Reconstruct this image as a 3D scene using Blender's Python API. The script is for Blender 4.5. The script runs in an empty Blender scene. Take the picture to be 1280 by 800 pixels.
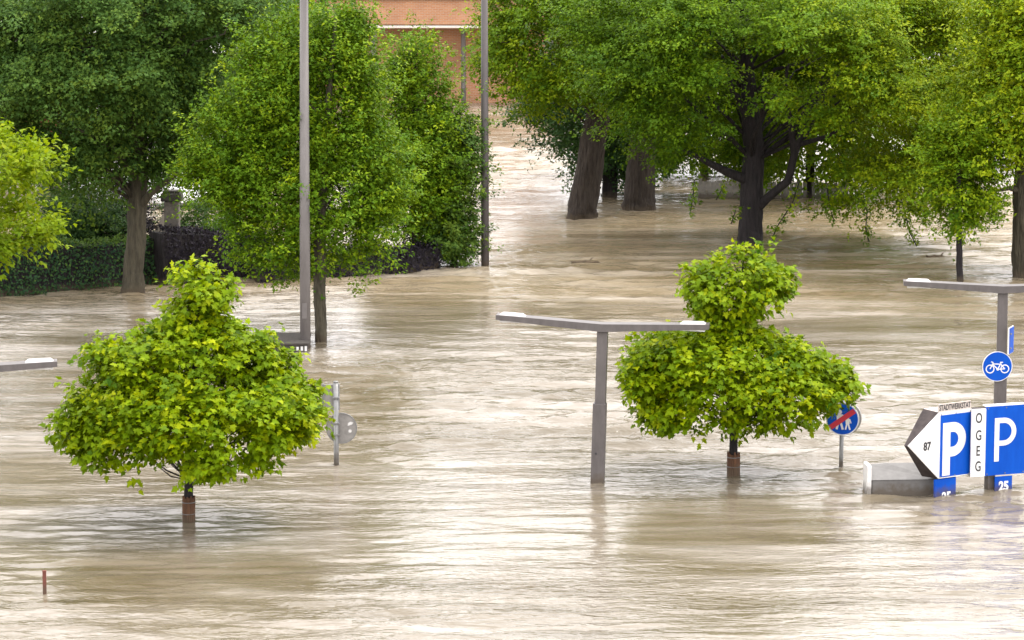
import bpy, bmesh, math, random
import numpy as np
from mathutils import Vector, Matrix

# ------------------------------------------------------------------ camera, sky, sun, exposure
C = bpy.context.scene
COL = C.collection
F, CX, CY, HC = 4000.0, 640.0, 400.0, 13.0        # focal length in pixels of a 1280 px frame, camera height
PITCH = math.atan(600.0 / F)
cam = bpy.data.cameras.new('camera')
cam.lens = 36.0 * F / 1280.0
cam.sensor_width = 36.0
cam.clip_start, cam.clip_end = 1.0, 6000.0
camo = bpy.data.objects.new('camera', cam)
camo.location = (0, 0, HC)
camo.rotation_euler = (math.pi / 2 - PITCH, 0, 0)
COL.objects.link(camo)
C.camera = camo

SUN_EL, SUN_AZ = math.radians(62), math.radians(68)   # azimuth measured like the sky's sun_rotation
w = bpy.data.worlds.new('World')
C.world = w
w.use_nodes = True
nt = w.node_tree
bg = nt.nodes['Background']
sky = nt.nodes.new('ShaderNodeTexSky')
sky.sky_type = 'NISHITA'
sky.sun_disc = False
sky.sun_elevation = SUN_EL
sky.sun_rotation = SUN_AZ
sky.air_density, sky.dust_density, sky.ozone_density = 1.0, 4.0, 1.0
mixs = nt.nodes.new('ShaderNodeMix')
mixs.data_type = 'RGBA'
mixs.inputs['Factor'].default_value = 0.86           # closed cloud cover over the blue
tcw = nt.nodes.new('ShaderNodeTexCoord')            # overcast dome: zenith brighter than the horizon
sep = nt.nodes.new('ShaderNodeSeparateXYZ')
nt.links.new(tcw.outputs['Generated'], sep.inputs[0])
mr = nt.nodes.new('ShaderNodeMapRange')
mr.inputs['From Min'].default_value, mr.inputs['From Max'].default_value = 0.0, 1.0
mr.inputs['To Min'].default_value, mr.inputs['To Max'].default_value = 16.5, 19.0
nt.links.new(sep.outputs['Z'], mr.inputs['Value'])
vm = nt.nodes.new('ShaderNodeVectorMath')
vm.operation = 'SCALE'
vm.inputs[0].default_value = (1.0, 0.972, 0.972)
nt.links.new(mr.outputs[0], vm.inputs['Scale'])
nt.links.new(vm.outputs[0], mixs.inputs[7])
nt.links.new(sky.outputs[0], mixs.inputs[6])
nt.links.new(mixs.outputs[2], bg.inputs['Color'])
bg.inputs['Strength'].default_value = 0.1

sd = bpy.data.lights.new('sun', 'SUN')
sd.energy = 1.5
sd.angle = math.radians(14)
sd.color = (1.0, 0.95, 0.86)
so = bpy.data.objects.new('sun', sd)
sun_dir = Vector((math.sin(SUN_AZ) * math.cos(SUN_EL), math.cos(SUN_AZ) * math.cos(SUN_EL), math.sin(SUN_EL)))
so.rotation_euler = sun_dir.to_track_quat('Z', 'Y').to_euler()
so.location = (0, 0, 80)
COL.objects.link(so)

C.view_settings.view_transform = 'Standard'
C.view_settings.look = 'None'
C.view_settings.exposure = 1.02
C.view_settings.gamma = 1.0
try:
    C.cycles.max_bounces = 8
    C.cycles.transmission_bounces = 4
    C.cycles.diffuse_bounces = 4
    C.cycles.use_denoising = True
except Exception:
    pass

FW = Vector((0, math.cos(PITCH), -math.sin(PITCH)))
UP = Vector((0, math.sin(PITCH), math.cos(PITCH)))
RT = Vector((1, 0, 0))


def ray(px, py):
    return FW + RT * ((px - CX) / F) - UP * ((py - CY) / F)


def ground(px, py):
    d = ray(px, py)
    return d * (HC / -d.z) + Vector((0, 0, HC))


def at(px, py, Y):
    d = ray(px, py)
    return d * (Y / d.y) + Vector((0, 0, HC))


def ppm(Y):                                          # pixels per metre at distance Y
    return F / (Y / math.cos(PITCH))


# ------------------------------------------------------------------ materials
def new_mat(name):
    m = bpy.data.materials.new(name)
    m.use_nodes = True
    return m, m.node_tree, m.node_tree.nodes['Principled BSDF']


def N(nt, t, **kw):
    n = nt.nodes.new(t)
    for k, v in kw.items():
        setattr(n, k, v)
    return n


def ramp(nt, stops):
    r = nt.nodes.new('ShaderNodeValToRGB')
    e = r.color_ramp.elements
    while len(e) < len(stops):
        e.new(0.5)
    for i, (p, c) in enumerate(stops):
        e[i].position = p
        e[i].color = (c[0], c[1], c[2], 1)
    return r


def mat_rough(name, c1, c2, scale=8.0, rough=0.6, bump=0.0, bscale=None, stretch=(1, 1, 1), metallic=0.0, spec=0.4):
    m, nt, b = new_mat(name)
    tc = N(nt, 'ShaderNodeTexCoord')
    mp = N(nt, 'ShaderNodeMapping')
    mp.inputs['Scale'].default_value = stretch
    nt.links.new(tc.outputs['Object'], mp.inputs['Vector'])
    no = N(nt, 'ShaderNodeTexNoise')
    no.inputs['Scale'].default_value = scale
    no.inputs['Detail'].default_value = 6
    no.inputs['Roughness'].default_value = 0.65
    nt.links.new(mp.outputs[0], no.inputs['Vector'])
    r = ramp(nt, [(0.3, c1), (0.7, c2)])
    nt.links.new(no.outputs['Fac'], r.inputs[0])
    nt.links.new(r.outputs[0], b.inputs['Base Color'])
    b.inputs['Roughness'].default_value = rough
    b.inputs['Metallic'].default_value = metallic
    b.inputs['Specular IOR Level'].default_value = spec
    if bump:
        n2 = N(nt, 'ShaderNodeTexNoise')
        n2.inputs['Scale'].default_value = bscale or scale * 3
        n2.inputs['Detail'].default_value = 8
        nt.links.new(mp.outputs[0], n2.inputs['Vector'])
        bu = N(nt, 'ShaderNodeBump')
        bu.inputs['Strength'].default_value = 1.0
        bu.inputs['Distance'].default_value = bump
        nt.links.new(n2.outputs['Fac'], bu.inputs['Height'])
        nt.links.new(bu.outputs[0], b.inputs['Normal'])
    return m


def add_waterline(m, top=0.28, col=(0.075, 0.055, 0.035)):
    """mud and wet stain above the present water level, with a ragged edge"""
    nt = m.node_tree
    b = nt.nodes['Principled BSDF']
    src = b.inputs['Base Color'].links[0].from_socket
    ge = N(nt, 'ShaderNodeNewGeometry')
    sp = N(nt, 'ShaderNodeSeparateXYZ')
    nt.links.new(ge.outputs['Position'], sp.inputs[0])
    no = N(nt, 'ShaderNodeTexNoise')
    no.inputs['Scale'].default_value = 7
    no.inputs['Detail'].default_value = 5
    nt.links.new(ge.outputs['Position'], no.inputs['Vector'])
    ma = N(nt, 'ShaderNodeMath', operation='MULTIPLY_ADD')
    nt.links.new(no.outputs['Fac'], ma.inputs[0])
    ma.inputs[1].default_value = 0.4
    nt.links.new(sp.outputs['Z'], ma.inputs[2])
    mr = N(nt, 'ShaderNodeMapRange')
    mr.inputs['From Min'].default_value = top
    mr.inputs['From Max'].default_value = top + 0.16
    mr.inputs['To Min'].default_value = 0.75
    mr.inputs['To Max'].default_value = 0.0
    nt.links.new(ma.outputs[0], mr.inputs['Value'])
    mx = N(nt, 'ShaderNodeMix', data_type='RGBA')
    nt.links.new(mr.outputs[0], mx.inputs['Factor'])
    nt.links.new(src, mx.inputs[6])
    mx.inputs[7].default_value = (*col, 1)
    nt.links.new(mx.outputs[2], b.inputs['Base Color'])


def mat_leaf(name, stops, trans=0.35, rough=0.55, spec=0.1):
    """leaf colour comes from a random tone stored per leaf; part of the light passes through"""
    m, nt, b = new_mat(name)
    a = N(nt, 'ShaderNodeAttribute', attribute_name='tone')
    r = ramp(nt, stops)
    nt.links.new(a.outputs['Fac'], r.inputs[0])
    nt.links.new(r.outputs[0], b.inputs['Base Color'])
    b.inputs['Roughness'].default_value = rough
    b.inputs['Specular IOR Level'].default_value = spec
    tr = N(nt, 'ShaderNodeBsdfTranslucent')
    hs = N(nt, 'ShaderNodeMix', data_type='RGBA', blend_type='MULTIPLY')
    hs.inputs['Factor'].default_value = 1.0
    hs.inputs[7].default_value = (1.35, 1.25, 0.6, 1)
    nt.links.new(r.outputs[0], hs.inputs[6])
    nt.links.new(hs.outputs[2], tr.inputs['Color'])
    mx = N(nt, 'ShaderNodeMixShader')
    mx.inputs[0].default_value = trans
    out = nt.nodes['Material Output']
    nt.links.new(b.outputs[0], mx.inputs[1])
    nt.links.new(tr.outputs[0], mx.inputs[2])
    nt.links.new(mx.outputs[0], out.inputs['Surface'])
    return m


M = {}
M['leaf_maple'] = mat_leaf('maple leaf', [(0.0, (0.030, 0.085, 0.001)), (0.5, (0.150, 0.232, 0.001)), (1.0, (0.37, 0.41, 0.002))], 0.3)
M['leaf_hornbeam'] = mat_leaf('hornbeam leaf', [(0.0, (0.0375, 0.0975, 0.0063)), (0.5, (0.0938, 0.1812, 0.0063)), (1.0, (0.275, 0.3562, 0.0075))], 0.2)
M['leaf_oak'] = mat_leaf('broad tree leaf', [(0.0, (0.0368, 0.092, 0.0046)), (0.5, (0.1058, 0.1898, 0.0046)), (1.0, (0.299, 0.3565, 0.0069))], 0.22)
M['leaf_dark'] = mat_leaf('dark leaf', [(0.0, (0.03, 0.075, 0.0175)), (0.5, (0.0625, 0.125, 0.0213)), (1.0, (0.1375, 0.2063, 0.0225))], 0.28)
M['leaf_bluish'] = mat_leaf('deep green leaf', [(0.0, (0.0208, 0.0585, 0.0234)), (0.5, (0.0455, 0.0975, 0.0286)), (1.0, (0.0975, 0.169, 0.0286))], 0.28)
M['leaf_yellow'] = mat_leaf('young yellow green leaf', [(0.0, (0.08, 0.16, 0.006)), (0.5, (0.17, 0.25, 0.007)), (1.0, (0.28, 0.33, 0.01))], 0.38)
M['leaf_hedge'] = mat_leaf('hedge leaf', [(0.0, (0.0256, 0.064, 0.0352)), (0.5, (0.048, 0.104, 0.0384)), (1.0, (0.112, 0.192, 0.032))], 0.2)
M['leaf_purple'] = mat_leaf('purple hedge leaf', [(0.0, (0.014, 0.012, 0.018)), (0.5, (0.026, 0.022, 0.031)), (1.0, (0.048, 0.042, 0.05))], 0.15)
M['bark'] = mat_rough('brown bark', (0.018, 0.013, 0.010), (0.062, 0.048, 0.038), 10, 0.9, 0.14, 14, (1, 1, 0.16))
M['bark_dark'] = mat_rough('wet dark bark', (0.006, 0.005, 0.006), (0.026, 0.020, 0.021), 10, 0.8, 0.12, 14, (1, 1, 0.18))
M['bark_green'] = mat_rough('mossy bark', (0.032, 0.027, 0.018), (0.095, 0.083, 0.055), 10, 0.9, 0.12, 14, (1, 1, 0.18))
M['guard'] = mat_rough('reed trunk guard', (0.06, 0.030, 0.018), (0.16, 0.075, 0.038), 22, 0.8, 0.008, 50, (1, 1, 0.12))
M['pole'] = mat_rough('grey painted pole', (0.115, 0.104, 0.10), (0.165, 0.15, 0.145), 5, 0.5, 0.0, None, (1, 1, 0.25), 0.0, 0.4)
M['pole_dark'] = mat_rough('darker grey pole', (0.06, 0.052, 0.052), (0.095, 0.083, 0.082), 5, 0.55, 0.0, None, (1, 1, 0.25))
M['lamp_body'] = mat_rough('grey brown lamp paint', (0.075, 0.066, 0.064), (0.12, 0.107, 0.104), 6, 0.45, 0.0, None, (1, 1, 0.3))
M['galv'] = mat_rough('galvanised steel', (0.15, 0.15, 0.15), (0.25, 0.25, 0.245), 14, 0.42, 0.0, None, (1, 1, 0.5), 0.5)
M['back'] = mat_rough('grey sign back', (0.19, 0.18, 0.172), (0.28, 0.267, 0.253), 9, 0.5, 0.0, None, (1, 1, 1), 0.1)
M['white'] = mat_rough('white enamel', (0.56, 0.55, 0.535), (0.78, 0.775, 0.77), 4, 0.35, stretch=(1, 1, 0.3))
M['cover'] = mat_rough('pale lamp cover', (0.42, 0.41, 0.41), (0.52, 0.51, 0.51), 6, 0.5)
M['blue'] = mat_rough('blue sign sheet', (0.0015, 0.055, 0.36), (0.003, 0.08, 0.46), 5, 0.5, spec=0.12, stretch=(1, 1, 0.25))
M['red'] = mat_rough('red sign sheet', (0.42, 0.012, 0.03), (0.50, 0.02, 0.04), 6, 0.35)
M['black'] = mat_rough('black print', (0.02, 0.02, 0.022), (0.035, 0.035, 0.04), 8, 0.5)
M['sign_side'] = mat_rough('dark sign casing', (0.03, 0.024, 0.024), (0.065, 0.052, 0.05), 6, 0.7, spec=0.2)
M['sign_top'] = mat_rough('beige sign casing', (0.42, 0.37, 0.33), (0.52, 0.46, 0.42), 6, 0.6)
M['cabinet'] = mat_rough('grey sheet metal', (0.12, 0.115, 0.112), (0.175, 0.17, 0.165), 5, 0.5)
M['cabinet_light'] = mat_rough('pale sheet metal', (0.62, 0.61, 0.60), (0.72, 0.71, 0.69), 5, 0.5)
M['stone'] = mat_rough('weathered stone', (0.10, 0.088, 0.074), (0.19, 0.17, 0.145), 5, 0.9, 0.02)
M['stone_dark'] = mat_rough('dark weathered stone', (0.03, 0.028, 0.025), (0.075, 0.068, 0.06), 7, 0.9, 0.02)
M['render'] = mat_rough('beige render', (0.50, 0.43, 0.36), (0.60, 0.53, 0.45), 2, 0.9)
M['canvas'] = mat_rough('white canvas', (0.74, 0.73, 0.73), (0.82, 0.81, 0.81), 2, 0.8)
M['fence'] = mat_rough('pale grey fence', (0.24, 0.22, 0.20), (0.34, 0.315, 0.285), 6, 0.8)
M['concrete'] = mat_rough('pale concrete', (0.52, 0.47, 0.42), (0.66, 0.61, 0.56), 4, 0.8)
M['rust'] = mat_rough('rusty stake', (0.10, 0.03, 0.022), (0.17, 0.06, 0.04), 20, 0.8)
M['wood_wet'] = mat_rough('wet driftwood', (0.05, 0.035, 0.02), (0.14, 0.10, 0.06), 14, 0.7, 0.01)
M['roof_dark'] = mat_rough('dark roofing felt', (0.035, 0.03, 0.028), (0.075, 0.065, 0.055), 12, 0.8, 0.01)
M['tile'] = mat_rough('red roof tile', (0.30, 0.08, 0.04), (0.42, 0.14, 0.07), 6, 0.8)
M['glass'] = mat_rough('dark window glass', (0.03, 0.035, 0.04), (0.05, 0.055, 0.06), 3, 0.1)


for k_ in ('bark', 'bark_dark', 'bark_green', 'guard', 'pole', 'pole_dark', 'lamp_body', 'galv', 'blue', 'cabinet', 'cabinet_light', 'stone', 'rust', 'fence'):
    add_waterline(M[k_])


def mat_brick(name, c1, c2, mortar):
    m, nt, b = new_mat(name)
    tc = N(nt, 'ShaderNodeTexCoord')
    mp = N(nt, 'ShaderNodeMapping')
    mp.inputs['Rotation'].default_value = (math.pi / 2, 0, 0)
    nt.links.new(tc.outputs['Object'], mp.inputs['Vector'])
    br = N(nt, 'ShaderNodeTexBrick')
    br.inputs['Scale'].default_value = 1.0
    br.inputs['Brick Width'].default_value = 0.26
    br.inputs['Row Height'].default_value = 0.083
    br.inputs['Mortar Size'].default_value = 0.010
    br.inputs['Color1'].default_value = (*c1, 1)
    br.inputs['Color2'].default_value = (*c2, 1)
    br.inputs['Mortar'].default_value = (*mortar, 1)
    nt.links.new(mp.outputs[0], br.inputs['Vector'])
    no = N(nt, 'ShaderNodeTexNoise')
    no.inputs['Scale'].default_value = 0.8
    no.inputs['Detail'].default_value = 8
    nt.links.new(tc.outputs['Object'], no.inputs['Vector'])
    rr = ramp(nt, [(0.3, (0.82, 0.82, 0.82)), (0.7, (1.1, 1.1, 1.1))])
    nt.links.new(no.outputs['Fac'], rr.inputs[0])
    mx = N(nt, 'ShaderNodeMix', data_type='RGBA', blend_type='MULTIPLY')
    mx.inputs['Factor'].default_value = 1.0
    nt.links.new(br.outputs['Color'], mx.inputs[6])
    nt.links.new(rr.outputs[0], mx.inputs[7])
    nt.links.new(mx.outputs[2], b.inputs['Base Color'])
    b.inputs['Roughness'].default_value = 0.9
    bu = N(nt, 'ShaderNodeBump')
    bu.inputs['Distance'].default_value = 0.008
    bu.invert = True
    nt.links.new(br.outputs['Fac'], bu.inputs['Height'])
    nt.links.new(bu.outputs[0], b.inputs['Normal'])
    return m


M['brick'] = mat_brick('orange brick', (0.47, 0.225, 0.11), (0.41, 0.18, 0.085), (0.43, 0.32, 0.24))


def mat_water():
    m, nt, b = new_mat('muddy flood water')
    tc = N(nt, 'ShaderNodeTexCoord')

    def noise(sx, sy, scale, detail, rough=0.5, dist=0.0, off=(0, 0, 0)):
        mp = N(nt, 'ShaderNodeMapping')
        mp.inputs['Scale'].default_value = (sx, sy, 1)
        mp.inputs['Location'].default_value = off
        nt.links.new(tc.outputs['Object'], mp.inputs['Vector'])
        n = N(nt, 'ShaderNodeTexNoise')
        n.inputs['Scale'].default_value = scale
        n.inputs['Detail'].default_value = detail
        n.inputs['Roughness'].default_value = rough
        n.inputs['Distortion'].default_value = dist
        nt.links.new(mp.outputs[0], n.inputs['Vector'])
        return n.outputs['Fac']

    def math_(op, a, bb):
        n = N(nt, 'ShaderNodeMath', operation=op)
        for i, v in enumerate((a, bb)):
            if isinstance(v, (int, float)):
                n.inputs[i].default_value = v
            else:
                nt.links.new(v, n.inputs[i])
        return n.outputs[0]

    rip = noise(0.30, 1.0, 3.2, 3, 0.55, 0.4, (2, 9, 0))
    fine = noise(0.45, 1.0, 9.0, 2, 0.5, 0.2, (5, 1, 0))
    patch = noise(0.25, 1.0, 0.13, 4, 0.6, 0.8, (31, 4, 0))
    pr = N(nt, 'ShaderNodeMapRange')
    pr.inputs['From Min'].default_value = 0.38
    pr.inputs['From Max'].default_value = 0.60
    pr.inputs['To Min'].default_value = 0.35
    pr.inputs['To Max'].default_value = 1.3
    nt.links.new(patch, pr.inputs['Value'])
    hh = math_('ADD', math_('MULTIPLY', math_('MULTIPLY', rip, 0.052), pr.outputs[0]), math_('MULTIPLY', math_('MULTIPLY', fine, 0.026), pr.outputs[0]))
    bu = N(nt, 'ShaderNodeBump')
    bu.inputs['Strength'].default_value = 1.0
    bu.inputs['Distance'].default_value = 1.0
    nt.links.new(hh, bu.inputs['Height'])
    nt.links.new(bu.outputs[0], b.inputs['Normal'])
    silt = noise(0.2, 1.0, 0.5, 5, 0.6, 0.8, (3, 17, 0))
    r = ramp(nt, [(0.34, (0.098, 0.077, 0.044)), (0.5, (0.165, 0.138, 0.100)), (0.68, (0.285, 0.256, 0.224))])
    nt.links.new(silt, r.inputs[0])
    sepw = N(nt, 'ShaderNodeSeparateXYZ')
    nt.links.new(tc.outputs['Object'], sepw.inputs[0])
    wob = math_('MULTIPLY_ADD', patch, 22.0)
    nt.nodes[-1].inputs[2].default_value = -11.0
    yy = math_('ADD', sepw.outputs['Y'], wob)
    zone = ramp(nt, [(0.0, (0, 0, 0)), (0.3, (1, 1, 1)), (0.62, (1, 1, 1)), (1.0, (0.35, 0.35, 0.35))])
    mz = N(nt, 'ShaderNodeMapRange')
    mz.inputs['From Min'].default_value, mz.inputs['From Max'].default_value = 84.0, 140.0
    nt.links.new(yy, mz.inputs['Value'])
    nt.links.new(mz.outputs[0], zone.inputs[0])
    lightened = N(nt, 'ShaderNodeMix', data_type='RGBA')  # mud painted lighter at mid-distance, in place of reflected light under the trees
    nt.links.new(math_('MULTIPLY', zone.outputs[0], 0.75), lightened.inputs['Factor'])
    nt.links.new(r.outputs[0], lightened.inputs[6])
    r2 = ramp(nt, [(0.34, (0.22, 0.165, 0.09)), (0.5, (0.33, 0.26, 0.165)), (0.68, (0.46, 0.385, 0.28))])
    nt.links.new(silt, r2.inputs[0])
    nt.links.new(r2.outputs[0], lightened.inputs[7])
    nt.links.new(lightened.outputs[2], b.inputs['Base Color'])
    b.inputs['Roughness'].default_value = 0.15
    b.inputs['IOR'].default_value = 1.5
    b.inputs['Specular IOR Level'].default_value = 0.5
    return m


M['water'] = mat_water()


# ------------------------------------------------------------------ object helpers
def tag(o, label=None, cat=None, group=None, kind=None):
    if label: o['label'] = label
    if cat: o['category'] = cat
    if group: o['group'] = group
    if kind: o['kind'] = kind
    return o


def empty(name, loc, label, cat, group=None, rz=0.0):
    o = bpy.data.objects.new(name, None)
    o.empty_display_size = 0.3
    o.location = loc
    o.rotation_euler = (0, 0, rz)
    COL.objects.link(o)
    return tag(o, label, cat, group)


def copy_tree(o, parent=None):
    c = o.copy()
    COL.objects.link(c)
    c.parent = parent
    for ch in list(o.children):
        copy_tree(ch, c)
    return c


def link_mesh(name, me, mat, parent=None, kind=None):
    o = bpy.data.objects.new(name, me)
    if mat is not None and not me.materials:
        me.materials.append(mat)
    COL.objects.link(o)
    if parent is not None:
        o.parent = parent
    if kind:
        o['kind'] = kind
    return o


class MB:
    """collects shapes (coordinates local to the parent) and links them as one mesh object"""

    def __init__(self):
        self.v, self.f, self.smooth = [], [], []

    def poly(self, pts, faces, smooth=False):
        b = len(self.v)
        self.v += [tuple(p) for p in pts]
        self.f += [tuple(b + i for i in f) for f in faces]
        self.smooth += [smooth] * len(faces)

    def box(self, c, s, rz=0.0, bev=0.0, mat=None):
        bm = bmesh.new()
        bmesh.ops.create_cube(bm, size=1.0)
        for v in bm.verts:
            v.co = Vector((v.co.x * s[0], v.co.y * s[1], v.co.z * s[2]))
        if bev:
            bmesh.ops.bevel(bm, geom=list(bm.edges), offset=bev, segments=2, affect='EDGES', profile=0.5)
        R = Matrix.Rotation(rz, 3, 'Z')
        if mat is not None:
            R = mat
        c = Vector(c)
        bm.verts.index_update()
        self.poly([R @ v.co + c for v in bm.verts], [[v.index for v in f.verts] for f in bm.faces])
        bm.free()

    def tube(self, pts, rad, sides=8, cap=True, wob=0.0, seed=0, flat=1.0):
        pts = [Vector(p) for p in pts]
        n = len(pts)
        rng = random.Random(seed)
        ph = [rng.uniform(0, 6.28) for _ in range(4)]
        b = len(self.v)
        ref = Vector((0.31, 0.95, 0.05)).normalized()
        for i, p in enumerate(pts):
            t = (pts[min(i + 1, n - 1)] - pts[max(i - 1, 0)]).normalized()
            a = t.cross(ref)
            if a.length < 1e-3: a = t.cross(Vector((1, 0, 0)))
            a.normalize()
            c = a.cross(t).normalized()
            for k in range(sides):
                th = 2 * math.pi * k / sides
                r = rad[i] * (1 + wob * (math.sin(3 * th + ph[0] + i * 0.5) * 0.5 + math.sin(5 * th + ph[1] - i * 0.8) * 0.4 + math.sin(9 * th + ph[2] + i * 0.3) * 0.3 + (math.sin(17 * th + ph[3] + i * 0.9) * 0.35 if sides > 30 else 0)))
                self.v.append(tuple(p + a * math.cos(th) * r + c * math.sin(th) * r * flat))
        for i in range(n - 1):
            for k in range(sides):
                k2 = (k + 1) % sides
                self.f.append((b + i * sides + k, b + i * sides + k2, b + (i + 1) * sides + k2, b + (i + 1) * sides + k))
                self.smooth.append(True)
        if cap:
            self.f.append(tuple(b + k for k in reversed(range(sides))))
            self.f.append(tuple(b + (n - 1) * sides + k for k in range(sides)))
            self.smooth += [False, False]

    def prism(self, outline, y0, y1):
        """outline in local x,z, extruded from y0 (front) to y1 (back)"""
        n = len(outline)
        v = [(x, y0, z) for x, z in outline] + [(x, y1, z) for x, z in outline]
        f = [tuple(range(n)), tuple(reversed(range(n, 2 * n)))]
        f += [(i, i + n, (i + 1) % n + n, (i + 1) % n) for i in range(n)]
        self.poly(v, f)

    def strip(self, a, b, wd, y0, y1):
        ax, az = a
        bx, bz = b
        dx, dz = bx - ax, bz - az
        l = math.hypot(dx, dz)
        nx, nz = -dz / l * wd / 2, dx / l * wd / 2
        self.prism([(ax + nx, az + nz), (ax - nx, az - nz), (bx - nx, bz - nz), (bx + nx, bz + nz)], y0, y1)

    def ring(self, c, ro, ri, y0, y1, n=24, a0=0.0, a1=2 * math.pi):
        for i in range(n):
            t0 = a0 + (a1 - a0) * i / n
            t1 = a0 + (a1 - a0) * (i + 1) / n
            q = [(c[0] + ro * math.cos(t0), c[1] + ro * math.sin(t0)), (c[0] + ro * math.cos(t1), c[1] + ro * math.sin(t1)),
                 (c[0] + ri * math.cos(t1), c[1] + ri * math.sin(t1)), (c[0] + ri * math.cos(t0), c[1] + ri * math.sin(t0))]
            self.prism(q, y0, y1)

    def disc(self, c, r, y0, y1, n=40):
        self.prism([(c[0] + r * math.cos(2 * math.pi * i / n), c[1] + r * math.sin(2 * math.pi * i / n)) for i in range(n)], y0, y1)

    def build(self, name, mat, parent=None, kind=None):
        me = bpy.data.meshes.new(name)
        me.from_pydata(self.v, [], self.f)
        me.polygons.foreach_set('use_smooth', self.smooth)
        bm = bmesh.new()
        bm.from_mesh(me)
        bmesh.ops.recalc_face_normals(bm, faces=list(bm.faces))
        bm.to_mesh(me)
        bm.free()
        return link_mesh(name, me, mat, parent, kind)


def text_mesh(body, size, bold=0.0):
    cu = bpy.data.curves.new('lettering', 'FONT')
    cu.body = body
    cu.size = size
    cu.offset = bold
    cu.extrude = 0.002
    cu.align_x = 'CENTER'
    cu.align_y = 'CENTER'
    cu.resolution_u = 4
    o = bpy.data.objects.new('lettering', cu)
    COL.objects.link(o)
    dg = bpy.context.evaluated_depsgraph_get()
    me = bpy.data.meshes.new_from_object(o.evaluated_get(dg))
    bpy.data.objects.remove(o)
    bpy.data.curves.remove(cu)
    return me


def put_text(body, size, x, z, y, mat, parent, sx=1.0, bold=0.0, name='lettering'):
    me = text_mesh(body, size, bold)
    co = np.empty(len(me.vertices) * 3)
    me.vertices.foreach_get('co', co)
    co = co.reshape(-1, 3)
    c = (co.max(0) + co.min(0)) / 2
    out = np.stack([(co[:, 0] - c[0]) * sx + x, y - co[:, 2], (co[:, 1] - c[1]) + z], 1)
    me.vertices.foreach_set('co', out.ravel())
    me.materials.clear()
    return link_mesh(name, me, mat, parent)


# ------------------------------------------------------------------ leaves
def nz(a):
    return a / (np.linalg.norm(a, axis=1, keepdims=True) + 1e-9)


RHOMB = (np.array([(0, 0, 0), (-0.30, 0.42, 0.05), (0, 1.0, -0.10), (0.30, 0.42, 0.05)]), [(0, 3, 2), (0, 2, 1)])
TRI = (np.array([(-0.36, 0.12, 0.04), (0.36, 0.12, 0.04), (0, 1.0, -0.06)]), [(0, 1, 2)])
_half = [(0.10, -0.04), (0.40, -0.06), (0.30, 0.18), (0.56, 0.46), (0.27, 0.46), (0.20, 0.70)]
_mp = [(0, 0.02)] + _half + [(0, 1.0)] + [(-x, y) for x, y in reversed(_half)]
MAPLE2D = [(0, 0.36)] + _mp


def maple_template(curl, fold):
    v = np.array([(x, y, fold * abs(x) - curl * (y - 0.2) ** 2) for x, y in MAPLE2D])
    n = len(_mp)
    return v, [(0, 1 + i, 1 + (i + 1) % n) for i in range(n)]


def leaf_mesh(name, pos, axis, nrm, size, tone, template):
    tv, tf = template
    t = nz(axis)
    n = nz(nrm - (nrm * t).sum(1, keepdims=True) * t)
    b = np.cross(t, n)
    k = len(tv)
    V = (pos[:, None, :] + size[:, None, None] * (tv[None, :, 0:1] * b[:, None, :] + tv[None, :, 1:2] * t[:, None, :] + tv[None, :, 2:3] * n[:, None, :]))
    cnt = len(pos)
    V = V.reshape(-1, 3)
    Fc = (np.arange(cnt)[:, None, None] * k + np.array(tf)[None]).reshape(-1, 3)
    me = bpy.data.meshes.new(name)
    me.vertices.add(len(V))
    me.vertices.foreach_set('co', V.ravel())
    me.loops.add(Fc.size)
    me.loops.foreach_set('vertex_index', Fc.ravel().astype(np.int32))
    me.polygons.add(len(Fc))
    me.polygons.foreach_set('loop_start', (np.arange(len(Fc)) * 3).astype(np.int32))
    me.update(calc_edges=True)
    a = me.attributes.new('tone', 'FLOAT', 'POINT')
    a.data.foreach_set('value', np.repeat(tone, k).astype(np.float32))
    return me


def sprays(rng, cen, out, n, L, Wd, H, size, up=0.7, lift=0.25, tone_mu=0.45, tone_c=0.2, tone_l=0.18, tone_by=None):
    """n leaves along a leafy shoot from every point in cen, shoots reach outwards"""
    m = len(cen)
    ax = nz(out + np.array([0, 0, lift]) + rng.normal(0, 0.35, (m, 3)))
    lat = nz(np.cross(ax, np.array([0, 0, 1.0])) + rng.normal(0, 0.15, (m, 3)))
    ver = np.cross(lat, ax)
    sl = rng.uniform(0.65, 1.35, (m, 1))
    u = rng.random((m, n, 1))
    s = rng.uniform(-1, 1, (m, n, 1))
    h = rng.normal(0, 0.5, (m, n, 1))
    P = (cen[:, None] + ax[:, None] * (u - 0.35) * L * sl[:, None] + lat[:, None] * s * Wd * (1 - 0.55 * u) * sl[:, None]
         + ver[:, None] * h * H * (1 - 0.4 * u))
    P[:, :, 2] -= ((u[:, :, 0] * 0.9) ** 2) * L * 0.16
    A = ax[:, None] * 0.6 + lat[:, None] * np.sign(s) * 0.65 + rng.normal(0, 0.4, (m, n, 3)) + np.array([0, 0, -0.25])
    Nn = np.array([0, 0, up]) + out[:, None] * 0.4 + rng.normal(0, 0.30, (m, n, 3))
    S = size * rng.uniform(0.65, 1.3, (m, n))
    base = tone_mu + rng.normal(0, tone_c, (m, 1))
    if tone_by is not None:
        base = base + tone_by[:, None]
    T = np.clip(base + rng.normal(0, tone_l, (m, n)), 0, 1)
    return P.reshape(-1, 3), A.reshape(-1, 3), Nn.reshape(-1, 3), S.ravel(), T.ravel()


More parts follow.
